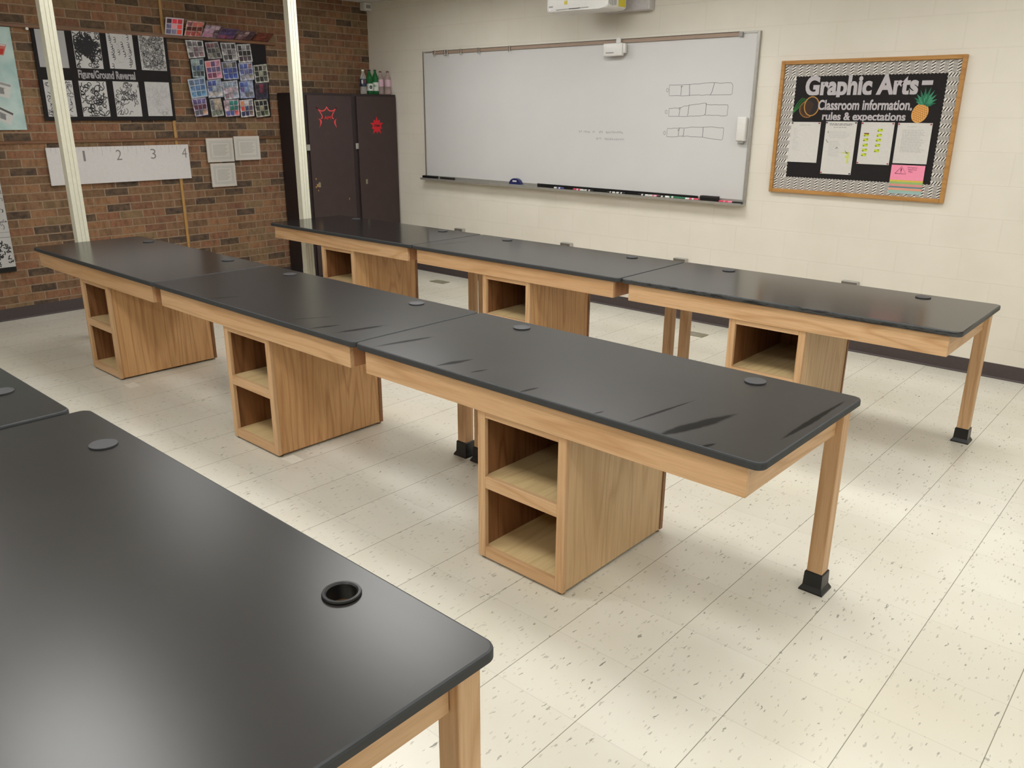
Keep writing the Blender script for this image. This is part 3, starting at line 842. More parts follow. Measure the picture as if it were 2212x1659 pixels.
# pineapple and coconut cut-outs
T = wall_thing('pineapple_cutout', 'paper cut-out of a pineapple with green crown on the bulletin board', 'paper cutout', 'back', 5.71, 1.62)
cv = Canvas('back', .0133); ca, sa = math.cos(-.35), math.sin(-.35); cx, cz = 5.705, 1.672
def rotp(a, b_): return (cx+a*ca-b_*sa, cz+a*sa+b_*ca)
cv.slab([rotp(.050*math.cos(2*math.pi*k/28), .063*math.sin(2*math.pi*k/28)) for k in range(28)], 0, .001, (222, 160, 84))
for i in range(-4, 5):
    for j in range(-5, 6):
        a, b_ = i*.0150+(.0075 if j % 2 else 0), j*.0125
        if (a/.047)**2+(b_/.059)**2 < 1:
            cv.P([rotp(a-.0065, b_-.003), rotp(a, b_+.0015), rotp(a+.0065, b_-.003), rotp(a, b_+.0060)], .0013, (124, 78, 34))
            cv.P([rotp(a-.004, b_-.0055), rotp(a+.004, b_-.0055), rotp(a, b_-.001)], .0014, (240, 194, 140))
local(cv.build('fruit', P['print'], T, normals=False), T)
cv = Canvas('back', .0150)
for k, (ang, ln) in enumerate([(-1.25, .085), (-.95, .09), (1.2, .075), (.9, .085), (-.62, .10), (.58, .095), (-.3, .11), (.28, .105), (0, .115), (-1.5, .06), (1.45, .05), (-.15, .07), (.14, .06)]):
    bx, bz = rotp(0, .056); a = ang-.42*0+(-.1)
    ex, ez = bx+math.sin(a+.35)*ln, bz+math.cos(a+.35)*ln
    d = Vector((ex-bx, ez-bz)).normalized(); n_ = Vector((-d.y, d.x))
    mx, mz = bx+d.x*ln*.4, bz+d.y*ln*.4
    cv.P([(bx, bz), (mx+n_.x*.010, mz+n_.y*.010), (ex, ez), (mx-n_.x*.010, mz-n_.y*.010)], .0001*k, (70, 150, 116) if k % 2 else (46, 118, 88))
    cv.stroke([(bx, bz), (ex, ez)], .0016, .0001*k+.00005, (24, 70, 50))
local(cv.build('crown', P['print'], T, normals=False), T)
T = wall_thing('coconut_cutout', 'brown ringed coconut cut-out with green palm leaves, left of the middle lettering', 'paper cutout', 'back', 4.96, 1.65)
cv = Canvas('back', .0133)
def ell(cx, cz, rx, rz, a0=0, a1=2*math.pi, n=36): return [(cx+rx*math.cos(a0+(a1-a0)*k/n), cz+rz*math.sin(a0+(a1-a0)*k/n)) for k in range(n+1)]
cv.P(ell(4.972, 1.715, .054, .066)[:-1], 0, (40, 34, 34))
cv.P(ell(4.942, 1.70, .053, .052, .5, 5.0), .0001, (62, 44, 32))
cv.stroke(ell(4.972, 1.715, .053, .064), .006, .0004, (190, 140, 70))
cv.stroke(ell(4.972, 1.715, .048, .060), .003, .0005, (110, 76, 40))
cv.stroke(ell(4.945, 1.695, .058, .055, 1.9, 5.2), .007, .0003, (150, 104, 52))
cv.stroke(ell(4.945, 1.697, .048, .046, 2.2, 4.8), .003, .0003, (100, 70, 44))
local(cv.build('coconut', P['print'], T, normals=False), T)
cv = Canvas('back', .0131)
for k in range(6):
    q = k/5; tipx, tipz = 4.900+.040*q, 1.772-.010*q; mx, mz = 4.850+.045*q, 1.735-.020*q
    arcp = [((1-t_)**2*4.8385+2*t_*(1-t_)*mx+t_*t_*tipx, (1-t_)**2*1.664+2*t_*(1-t_)*mz+t_*t_*tipz) for t_ in [m_/8 for m_ in range(9)]]
    cv.stroke(arcp, .0030, .0001*k, (60, 140, 70) if k % 2 == 0 else (30, 84, 44))
local(cv.build('palm_leaf', P['print'], T, normals=False), T)

# papers pinned on the bulletin board
random.seed(4)
def paper(name, label, cat, quad, w, marks, pins, group=None, base=(214, 211, 206)):
    T = wall_thing(name, label, cat, 'back', sum(q[0] for q in quad)/4, min(q[1] for q in quad), group)
    cv = Canvas('back', w); cv.slab(quad, 0, .0008, base); marks(cv)
    local(cv.build('sheet', P['print'], T, normals=False), T)
    for (a, b_, c_) in pins:
        bb = MB(); bb.lathe([(.005, 0), (.005, .0015), (.0025, .003), (.0025, .006), (.0045, .008), (.0045, .0095)], 10)
        o = bb.build('pushpin', c_, T, True)
        for v_ in o.data.vertices: v_.co = Vector((a+v_.co.x, -(w+.0011)-v_.co.z, b_+v_.co.y))
        local(o, T)
    return T
pinm = [plain('pin_dark', (60, 40, 70), .4), plain('pin_red', (170, 50, 60), .4)]
def lines(cv, u0, u1, v0, v1, n, c=(176, 174, 172), th=.0022, rag=.3, slack=0):
    for k in range(n):
        v = v1-(v1-v0)*k/max(1, n-1); e = u1-random.random()*rag*(u1-u0)
        x = u0
        while x < e:
            wl = random.uniform(.008, .03); x2 = min(e, x+wl)
            cv.rect(x, x2, v-th/2, v+th/2, .0011, c); x = x2+.004
def m1(cv):
    lines(cv, 4.90, 4.985, 1.585, 1.587, 1, (130, 128, 128)); lines(cv, 4.862, 4.925, 1.415, 1.565, 20, (190, 188, 186), .0016, .7)
paper('notice_sheet', 'white sheet with a short list, leftmost on the bulletin board', 'paper', [(4.838, 1.329), (5.055, 1.329), (5.055, 1.608), (4.838, 1.608)], .0155, m1, [(4.848, 1.60, pinm[0]), (5.045, 1.60, pinm[1])], 'sheets on the bulletin board')
def m2(cv):
    lines(cv, 5.12, 5.29, 1.59, 1.598, 2, (110, 108, 110), .004, .1); lines(cv, 5.15, 5.27, 1.574, 1.575, 1, (120, 118, 120), .003)
    cv.stroke([(5.118, 1.55), (5.112, 1.541), (5.12, 1.536)], .003, .0012, (50, 50, 50)); cv.stroke([(5.108, 1.492), (5.114, 1.478), (5.124, 1.472)], .003, .0012, (50, 50, 50))
    lines(cv, 5.125, 5.29, 1.505, 1.545, 6, (188, 186, 184)); lines(cv, 5.13, 5.225, 1.38, 1.48, 12, (184, 182, 180), .002, .3)
    lines(cv, 5.24, 5.29, 1.41, 1.48, 6, (196, 194, 190), .0014, .4)
    for (a, c_, d, e) in ((5.225, 5.27, 1.402, 1.408), (5.262, 5.28, 1.395, 1.412), (5.268, 5.282, 1.335, 1.395), (5.255, 5.268, 1.37, 1.388)): cv.rect(a, c_, d, e, .001, (204, 214, 110))
    cv.stroke([(5.182, 1.43), (5.19, 1.44), (5.196, 1.435)], .004, .0012, (60, 60, 50)); cv.stroke([(5.25, 1.42), (5.262, 1.402)], .003, .0012, (60, 60, 50))
paper('notice_sheet', 'long white legal-size sheet with a heading and yellow highlighting, second from left on the board', 'paper', [(5.092, 1.257), (5.310, 1.257), (5.310, 1.614), (5.092, 1.614)], .0155, m2,
      [(5.10, 1.606, pinm[0]), (5.302, 1.606, pinm[0]), (5.10, 1.265, pinm[1]), (5.302, 1.265, pinm[0])], 'sheets on the bulletin board')
def m3(cv):
    for (a, b_) in ((5.382, 1.529), (5.382, 1.497), (5.383, 1.462), (5.383, 1.429), (5.382, 1.398), (5.469, 1.561), (5.468, 1.529), (5.467, 1.497), (5.466, 1.463), (5.465, 1.427)):
        cv.rect(a-.017, a+.017, b_-.010, b_+.008, .001, (196, 212, 60))
        cv.rect(a-.016, a-.006, b_-.009, b_-.004, .0012, (70, 80, 30)); cv.rect(a+.004, a+.016, b_+.003, b_+.007, .0012, (90, 90, 30))
    cv.rect(5.366, 5.399, 1.533, 1.541, .0013, (120, 60, 50))
    lines(cv, 5.41, 5.44, 1.38, 1.57, 14, (205, 202, 198), .0014, .4); lines(cv, 5.49, 5.54, 1.38, 1.57, 14, (205, 202, 198), .0014, .4)
paper('notice_sheet', 'white sheet with two columns of yellow-green highlighted boxes on the bulletin board', 'paper', [(5.340, 1.335), (5.558, 1.335), (5.558, 1.612), (5.340, 1.612)], .0155, m3,
      [(5.348, 1.604, pinm[1]), (5.55, 1.604, pinm[1]), (5.348, 1.343, pinm[1]), (5.55, 1.343, pinm[1])], 'sheets on the bulletin board')
def m4(cv):
    lines(cv, 5.64, 5.72, 1.585, 1.586, 1, (170, 168, 166)); lines(cv, 5.615, 5.77, 1.425, 1.565, 22, (178, 176, 174), .0022, .25)
paper('notice_sheet', 'white sheet full of typed text above the pink flip chart on the bulletin board', 'paper', [(5.580, 1.35), (5.796, 1.35), (5.796, 1.610), (5.580, 1.610)], .0155, m4, [(5.588, 1.602, pinm[1]), (5.788, 1.602, pinm[1])], 'sheets on the bulletin board')
T = wall_thing('flip_chart', 'pink emergency flip chart with a warning triangle and coloured tabs', 'flip chart', 'back', 5.69, 1.155)
cv = Canvas('back', .0150)
bands = [(1.340, 1.242, (246, 150, 178)), (1.242, 1.230, (214, 190, 84)), (1.230, 1.216, (150, 186, 120)), (1.216, 1.200, (218, 148, 140)), (1.200, 1.190, (96, 138, 144)), (1.190, 1.174, (224, 160, 140)), (1.174, 1.166, (150, 190, 170)), (1.166, 1.152, (160, 190, 190))]
for k, (a, c_, col) in enumerate(bands):
    cv.slab([(5.579, c_), (5.793, c_), (5.793, a-.0001), (5.579, a-.0001)], 0, .0030-.0003*k, col)
local(cv.build('tabbed_pages', P['print'], T, normals=False), T)
cv = Canvas('back', .0181)
for pts in ([(5.607, 1.283), (5.645, 1.338-.008), (5.678, 1.283)],):
    cv.stroke(pts+[pts[0]], .004, 0, (130, 50, 84))
cv.P([(5.641, 1.298), (5.647, 1.298), (5.649, 1.318), (5.640, 1.318)], .0001, (120, 44, 78)); cv.rect(5.642, 5.647, 1.289, 1.294, .0001, (120, 44, 78))
local(cv.build('warning_triangle', P['print'], T, normals=False), T)
dp = plain('dark_pink_ink', (150, 64, 96), .6)
for s_, a, c_, v_ in (('Emergency', 5.684, 5.745, 1.319), ('Response', 5.688, 5.742, 1.306), ('Plan', 5.693, 5.718, 1.293)):
    local(text_shape(s_, a, c_, v_, v_+.011, 'back', .0183, dp, T, 'lettering', .02), T)
b = MB(); b.box(5.583, 5.789, -.0195, -.0155, 1.3405, 1.346, .001, 1); local(b.build('binding_strip', P['black'], T), T)

# ------------------------------------------------------------------ outlets on the block wall, floor boxes
for x, lab in ((1.39, 'leftmost'), (2.80, 'second from left'), (4.01, 'third from left'), (5.415, 'rightmost')):
    T = wall_thing('wall_outlet', '%s grey metal outlet box on the block wall behind the back row' % lab, 'outlet', 'back', x, .395, 'outlet boxes on the back wall')
    b = MB(); b.box(x-.058, x+.058, -.048, -.0001, .395, .518, .004, 2); local(b.build('box', P['alu'], T, True), T)
    b = MB(); b.box(x-.055, x+.055, -.052, -.0482, .398, .515, .002, 1); local(b.build('cover_plate', P['darksteel'], T), T)
    b = MB()
    for zz in (.43, .482): b.box(x-.018, x+.018, -.054, -.0522, zz-.014, zz+.014, .003, 1)
    local(b.build('socket', P['grey'], T), T)
for x, y, lab, m_ in ((1.394, -.329, 'steel floor outlet plate near the dark cabinets', P['steel']), (4.386, -.374, 'steel floor outlet plate below the whiteboard', P['steel']),
                  (2.408, -3.955, 'pale floor patch plate in front of the leftmost middle-row cabinet', P['patch']), (4.155, -3.925, 'pale floor patch plate at the right corner of the centre middle-row cabinet', P['patch'])):
    T = empty('floor_plate', (x, y, 0), lab, 'floor plate', 'flat plates set in the floor')
    s_ = .095 if m_ is P['steel'] else .05
    b = MB(); b.box(-s_, s_, -.055 if s_ > .06 else -.034, .055 if s_ > .06 else .034, .0, .004 if s_ > .06 else .0012, .0004, 1); b.build('plate', m_, T)
    if m_ is P['patch']: continue
    b = MB(); b.lathe([(.022 if s_ > .06 else .012, .0042), (.02 if s_ > .06 else .010, .0052)], 20); b.build('screw_cap', P['grey'], T, True)

# ------------------------------------------------------------------ dark tall cabinets in the corner
def cabinet(y0, y1, label):
    T = empty('tall_cabinet', (0, (y0+y1)/2, 0), label, 'cabinet', 'dark tall cabinets in the corner')
    D, H = .42, 1.832; oy = (y0+y1)/2; a, c_ = y0-oy+.0015, y1-oy-.0015
    b = MB(); b.box(.013, D, a, c_, 0.002, H, .002, 1); body = b.build('body', P['lockgap'], T)
    da, dc = a+.05, c_-(.012)
    b = MB(); b.box(D+.0005, D+.02, da, dc, .05, H-.022, .002, 1); door = b.build('door', P['locker'], T)
    b = MB(); b.box(D+.0005, D+.024, a+.012, da-.001, 1.292, 1.352, .003, 1); b.build('latch', P['chrome'], T)
    b = MB(); b.box(D+.0205, D+.0265, da+.068, da+.092, .935, .985, .004, 1); b.tube([(D+.0255, da+.08, .96), (D+.034, da+.08, .96)], .005, 8)
    b.build('lock', P['steel'], door)
    return T, D+.0203
T1, XD = cabinet(-1.185, -.5905, 'dark brown tall cabinet with the red AM burst on its door')
b = MB()
for (yy, zz, s_) in ((-1.09, 1.02, .008), (-1.075, .955, .014), (-1.095, .94, .008), (-1.07, .905, .006), (-.693, .802, .006), (-.696, .79, .004)):
    b.lathe([(s_, 0), (s_*.7, .0006)], 7, (0, 0, 0)) if False else b.box(XD, XD+.0006, yy-s_*.7, yy+s_*.7, zz-s_, zz+s_)
o = b.build('paint_chips', P['tan'], T1); local(o, T1)
T2, XD = cabinet(-.5895, -.004, 'dark brown tall cabinet with the red PM star, against the block wall')
T = empty('door_sticker', (XD, -.91, 1.5), 'red open burst sticker reading AM on the left cabinet door', 'sticker')
cv = Canvas('left', XD+.0003)
RED = (200, 44, 52); PK = (226, 110, 110)
def arc(p0, p1, p2, n=8): return [((1-t)**2*p0[0]+2*t*(1-t)*p1[0]+t*t*p2[0], (1-t)**2*p0[1]+2*t*(1-t)*p1[1]+t*t*p2[1]) for t in [k/n for k in range(n+1)]]
for seg in (arc((-1.036, 1.699), (-.985, 1.652), (-.945, 1.668)), arc((-.945, 1.668), (-.925, 1.675), (-.910, 1.703)), arc((-.910, 1.703), (-.895, 1.672), (-.875, 1.667)), arc((-.875, 1.667), (-.835, 1.655), (-.792, 1.698)),
            arc((-.792, 1.698), (-.835, 1.655), (-.852, 1.615)), arc((-.852, 1.615), (-.855, 1.60), (-.832, 1.590)), arc((-1.036, 1.699), (-.985, 1.66), (-.968, 1.615)), arc((-.968, 1.615), (-.962, 1.60), (-.985, 1.592))):
    cv.stroke(seg, .012, 0, RED); cv.stroke(seg, .004, .0004, PK)
for seg in (arc((-1.015, 1.590), (-.965, 1.575), (-1.010, 1.505)), arc((-.792, 1.592), (-.850, 1.575), (-.802, 1.505))):
    n_ = len(seg)-1
    L_ = [(p[0]-.008*math.sin(math.pi*k/n_), p[1]) for k, p in enumerate(seg)]; R_ = [(p[0]+.012*math.sin(math.pi*k/n_), p[1]+.004) for k, p in enumerate(seg)]
    for k in range(n_): cv.P([L_[k], R_[k], R_[k+1], L_[k+1]], .0002, (216, 70, 74))
o = cv.build('burst_outline', P['print'], T, normals=False); local(o, T)
local(text_shape('AM', -.948, -.868, 1.586, 1.618, 'left', XD+.0006, P['red'], T, 'lettering', .03), T)
T = empty('door_sticker', (XD, -.289, 1.42), 'red star sticker reading PM on the right cabinet door', 'sticker')
cv = Canvas('left', XD+.0003); pts = []
for k in range(20):
    a = math.pi*k/10+math.pi/2; tip = 1.0 if k % 4 == 0 else .82
    rr = tip if k % 2 == 0 else .55
    pts.append((-.289+.092*rr*math.cos(a), 1.519+.098*rr*math.sin(a)))
cen = (-.289, 1.519)
for k in range(20): cv.P([cen, pts[k], pts[(k+1) % 20]], 0, (196, 34, 44))
local(cv.build('star', P['print'], T, normals=False), T)
local(text_shape('PM', -.322, -.254, 1.508, 1.534, 'left', XD+.0006, plain('maroon_ink', (96, 20, 30), .5), T, 'lettering', .04), T)

# bottles on the cabinet
def bottle(x, y, pet, capm, labm, label, h=.255, lab=(.07, .145), rad=.034):
    T = empty('soda_bottle', (x, y, 1.833), label, 'bottle', 'empty bottles on the tall cabinet')
    b = MB(); h *= .92; s = h/.255
    b.lathe([(.026, 0), (rad, .008), (rad, .055*s), (rad*.93, .065*s), (rad*.93, .15*s), (rad, .16*s), (rad*.85, .19*s), (.014, .225*s), (.0125, .24*s), (.0125, .243*s)], 24)
    b.build('body', pet, T, True)
    b = MB(); b.lathe([(rad*1.0, lab[0]), (rad*1.01, lab[0]+.002), (rad*1.01, lab[1]-.002), (rad*1.0, lab[1])], 24, cap=False); lb = b.build('label_sleeve', labm, T, True)
    b = MB(); b.lathe([(.0145, .2435*s), (.0145, .258*s), (.012, .260*s)], 16); b.build('cap', capm, T, True)
    return T, lb
lab_w = plain('white_label', (206, 210, 204), .4); lab_b = plain('navy_label', (34, 44, 70), .4); lab_p = plain('pink_label', (204, 170, 184), .4)
def wrap_mark(parent, cz, rz, cm, ang0, arcw, rad=.0349):
    b = MB(); n = 14; c0 = b.bm.verts.new((rad*math.cos(ang0), rad*math.sin(ang0), cz)); ring = []
    for k in range(n):
        a = 2*math.pi*k/n; an = ang0+arcw*math.cos(a); ring.append(b.bm.verts.new((rad*math.cos(an), rad*math.sin(an), cz+rz*math.sin(a))))
    for k in range(n): b.bm.faces.new((c0, ring[k], ring[(k+1) % n]))
    return b.build('label_mark', cm, parent)
VA = math.atan2(-5.8, 7.2)
T, lb = bottle(.30, -.330, P['pet_clear'], P['white'], lab_b, 'clear bottle with navy label and white cap, leftmost on the cabinet', lab=(.075, .15)); wrap_mark(lb, .12, .022, lab_w, VA-.3, .25); wrap_mark(lb, .125, .015, P['red'], VA+.75, .22)
T, lb = bottle(.30, -.245, P['pet_green'], P['black'], lab_w, 'green bottle with dark cap and white label, second from left on the cabinet', .258, (.035, .105)); wrap_mark(lb, .07, .018, P['black'], VA+.3, .45)
T, lb = bottle(.30, -.170, P['pet_green'], plain('green_cap', (24, 78, 44), .4), lab_w, 'green bottle with green cap, in the middle of the row on the cabinet', .262, (.035, .12)); wrap_mark(lb, .085, .010, P['pet_green'], VA-.2, .6)
bottle(.30, -.100, P['pet_pink'], plain('maroon_cap', (110, 60, 56), .4), lab_p, 'pink-labelled bottle, second from right on the cabinet', .25, (.08, .15))
bottle(.345, -.0385, P['pet_pink'], plain('maroon_cap_b', (104, 52, 50), .4), lab_p, 'pink-labelled bottle, rightmost on the cabinet by the block wall', .25, (.08, .15))

# small white detector in the corner
T = empty('corner_detector', (.06, -.05, 2.67), 'small white detector box high in the corner', 'detector')
b = MB(); b.box(-.0595, .03, -.045, .0495, -.0, .079, .01, 3); b.build('case', P['white'], T, True)
b = MB(); b.box(.0302, .0325, -.03, .03, .02, .055, .001, 1); b.build('lens', P['grey'], T)

# ------------------------------------------------------------------ projector on a wall arm
T = empty('projector', (3.19, -.355, 2.42), 'white short-throw projector on a wall arm above the whiteboard', 'projector')
b = MB()
pf = [(-.30, .02), (-.285, .0), (.22, .0), (.278, .002), (.30, .016), (.30, .17), (-.30, .17)]
b.prism(pf, 1, -.125, .125)
bmesh.ops.bevel(b.bm, geom=list(b.bm.edges), offset=.010, segments=3, profile=.5, affect='EDGES')
b.build('body', P['white'], T, True)
b = MB(); b.box(-.20, .12, -.128, -.1255, .004+.010, .020, .0005, 1); b.build('front_slot', P['grey'], T)
b = MB(); b.box(-.07, .04, -.1295, -.1282, .014, .0198); b.build('slot_insert', P['black'], T)
b = MB()
for k in range(5): b.box(.3003, .3035, -.112+.022*k, -.103+.022*k, .02+.004*abs(k-2), .13, .001, 1)
b.build('side_vent', P['grey'], T)
b = MB(); b.box(.3003, .3018, .018, .108, .022, .092); b.build('side_label', P['yellow'], T)
b = MB(); b.box(-.12, -.09, -.1275, -.1255, .052, .078); b.build('front_label', P['yellow'], T)
b = MB(); b.lathe([(.004, 0), (.003, .002)], 10, (-.265, -.1275, .022)); b.build('status_lamp', mat_emit('violet_led', (.6, .4, 1), 2.0), T)
for s_, a, v_ in (('ONfinity', -.2, .07), ('EPSON', -.27, .040)):
    pass
b = MB(); b.box(-.275, -.235, -.127, -.1255, .038, .048, .0003, 1); b.build('maker_plate', P['grey'], T)
b = MB(); b.box(.0, .15, .1255, .2685, .07, .15, .004, 1); b.build('wall_arm', P['grey'], T)
T = wall_thing('projector_wall_plate', 'grey wall plate box behind the projector', 'wall mount', 'back', 3.4, 2.42)
b = MB(); b.box(3.15, 3.606, -.085, -.0005, 2.434, 2.745, .012, 3); local(b.build('box', plain('pale_grey_plastic', (196, 192, 192), .5), T, True), T)

# ------------------------------------------------------------------ brick wall displays
def quadL(y0, y1, z0, z1): return [(y0, z0), (y1, z0), (y1, z1), (y0, z1)]
# black board with eight ink drawings
T = wall_thing('display_board', 'black display board titled Figure/Ground Reversal on the brick wall', 'display board', 'left', -2.82, 1.598)
b = MB(); b.box(.0145, .026, -3.368, -2.266, 1.575, 2.2665, .001, 1); local(b.build('panel', P['blackpaper'], T), T)
local(text_shape('Figure/Ground Reversal', -3.058, -2.586, 1.902, 1.975, 'left', .0265, plain('grey_letters', (160, 156, 160), .6), T, 'lettering', .03, .01, 0, .4), T)
rnd = random.Random(11)
def scrib(cv, y0, z0, y1, z1, n, width, c, seg=5, size=.03, w=.0012, region=None):
    for i in range(n):
        if region: y, z = rnd.gauss(region[0], region[2]), rnd.gauss(region[1], region[3])
        else: y, z = rnd.uniform(y0+.012, y1-.012), rnd.uniform(z0+.012, z1-.012)
        y = min(max(y, y0+.012), y1-.012); z = min(max(z, z0+.012), z1-.012)
        a = rnd.uniform(0, 6.28); turn = rnd.choice((-1, 1))*rnd.uniform(.3, 1.1); pts = [(y, z)]
        for k in range(seg):
            y += math.cos(a)*size/seg*1.6; z += math.sin(a)*size/seg*1.6; a += turn
            y = min(max(y, y0+.006), y1-.006); z = min(max(z, z0+.006), z1-.006); pts.append((y, z))
            if rnd.random() < .15: turn = -turn
        cv.stroke(pts, width, w+rnd.random()*.0002, c)
K = (36, 34, 38)
draws = [  # y0, z0, y1, z1, label, painter
    (-3.342, 1.984, -3.119, 2.265, 'plain pale grey sheet, top left on the black board, behind the pole', [(160, .0016, (176, 174, 176), 3, .01, None)]),
    (-3.062, 1.988, -2.845, 2.271, 'drawing with a dense black tangle, second in the top row', [(60, .006, K, 6, .05, None), (120, .010, K, 6, .04, (-2.945, 2.155, .035, .045)), (26, .008, K, 5, .05, (-3.0, 2.17, .03, .03))]),
    (-2.790, 1.994, -2.570, 2.277, 'drawing of scattered number threes, third in the top row', 'threes'),
    (-2.520, 1.993, -2.295, 2.277, 'densely speckled ink drawing, top right on the black board', [(330, .0032, (70, 70, 72), 4, .02, None), (40, .005, K, 5, .03, None), (140, .004, (130, 130, 130), 4, .025, None)]),
    (-3.338, 1.607, -3.117, 1.889, 'ink drawing of broken marks, bottom left on the black board', [(60, .005, (60, 58, 62), 4, .03, None), (50, .002, (140, 138, 140), 3, .02, None)]),
    (-3.066, 1.608, -2.845, 1.889, 'bold black looping-line drawing, second in the bottom row', [(64, .006, K, 7, .06, None)]),
    (-2.788, 1.609, -2.569, 1.893, 'drawing with curling marks across a diagonal, third in the bottom row', [(46, .005, (56, 54, 58), 6, .04, (-2.665, 1.80, .045, .05)), (22, .005, (60, 58, 62), 4, .035, (-2.74, 1.69, .025, .04))]),
    (-2.514, 1.613, -2.293, 1.897, 'very faint pencil drawing, bottom right on the black board', [(150, .0018, (168, 166, 168), 6, .03, (-2.405, 1.76, .055, .07)), (6, .003, (140, 138, 140), 8, .05, (-2.35, 1.66, .02, .02))]),
]
for y0, z0, y1, z1, lab, rec in draws:
    T = wall_thing('ink_drawing', lab, 'drawing', 'left', (y0+y1)/2, z0, 'ink drawings on the black board')
    cv = Canvas('left', .0262); cv.slab(quadL(y0, y1, z0, z1), 0, .001, (196, 194, 194) if 'plain' not in lab else (172, 170, 172))
    if rec == 'threes':
        for (fy, fz) in ((.1, .93), (.12, .82), (.8, .93), (.3, .84), (.16, .64), (.2, .53), (.15, .42), (.2, .35), (.55, .72), (.58, .60), (.62, .45), (.8, .72), (.82, .60), (.85, .5), (.8, .34), (.84, .24), (.78, .16), (.12, .1), (.4, .5)):
            cy, cz, q = y0+(y1-y0)*fy, z0+(z1-z0)*fz, .011
            for d_ in (0, -1):
                cv.stroke([(cy+q*math.cos(t_)*.9, cz+d_*q*1.7+q*math.sin(t_)) for t_ in [2.4-4.4*k/7 for k in range(8)]], .0045, .0012, (52, 50, 54))
        scrib(cv, y0, z0, y1, z1, 14, .004, (176, 174, 176), 5, .05, .0011)
    else:
        for n, w_, c_, sg, sz, reg in rec: scrib(cv, y0, z0, y1, z1, n, w_, c_, sg, sz, .0012, reg)
    local(cv.build('sheet', P['print'], T, normals=False), T)

# second black board with overlapping photo-grid prints
T = wall_thing('display_board', 'black display board covered with overlapping photo-grid prints', 'display board', 'left', -1.67, 1.6)
b = MB(); b.box(.004, .020, -2.062, -1.275, 1.605, 2.2665, .001, 1); local(b.build('panel', P['blackpaper'], T), T)
quads = [[[-2.093, 2.261], [-1.925, 2.292], [-1.913, 2.127], [-2.074, 2.106]], [[-1.907, 2.25], [-1.778, 2.271], [-1.744, 2.125], [-1.886, 2.108]], [[-1.756, 2.259], [-1.602, 2.28], [-1.584, 2.115], [-1.735, 2.098]], [[-1.593, 2.252], [-1.449, 2.266], [-1.432, 2.109], [-1.579, 2.092]], [[-2.069, 2.1], [-1.941, 2.116], [-1.94, 1.952], [-2.059, 1.945]], [[-1.929, 2.09], [-1.773, 2.115], [-1.76, 1.951], [-1.915, 1.932]], [[-1.764, 2.09], [-1.61, 2.109], [-1.593, 1.949], [-1.75, 1.934]], [[-1.592, 2.088], [-1.445, 2.104], [-1.431, 1.947], [-1.581, 1.929]], [[-1.436, 2.075], [-1.29, 2.095], [-1.274, 1.93], [-1.423, 1.915]], [[-2.119, 1.927], [-1.948, 1.953], [-1.935, 1.786], [-2.096, 1.764]], [[-1.93, 1.925], [-1.785, 1.944], [-1.768, 1.785], [-1.923, 1.771]], [[-1.78, 1.919], [-1.617, 1.938], [-1.607, 1.777], [-1.761, 1.757]], [[-1.602, 1.924], [-1.455, 1.939], [-1.443, 1.783], [-1.598, 1.772]], [[-1.437, 1.911], [-1.294, 1.926], [-1.3, 1.778], [-1.431, 1.765]], [[-2.1, 1.762], [-1.957, 1.778], [-1.949, 1.624], [-2.078, 1.606]], [[-1.92, 1.762], [-1.805, 1.774], [-1.785, 1.618], [-1.908, 1.603]], [[-1.781, 1.753], [-1.623, 1.766], [-1.623, 1.617], [-1.768, 1.605]], [[-1.616, 1.756], [-1.473, 1.772], [-1.466, 1.614], [-1.609, 1.599]], [[-1.461, 1.758], [-1.314, 1.771], [-1.295, 1.617], [-1.444, 1.599]]]
WB_ = (186, 184, 184); GB = (150, 148, 150)
g_ = (92, 88, 92); d_ = (46, 44, 46); lg = (140, 136, 138)
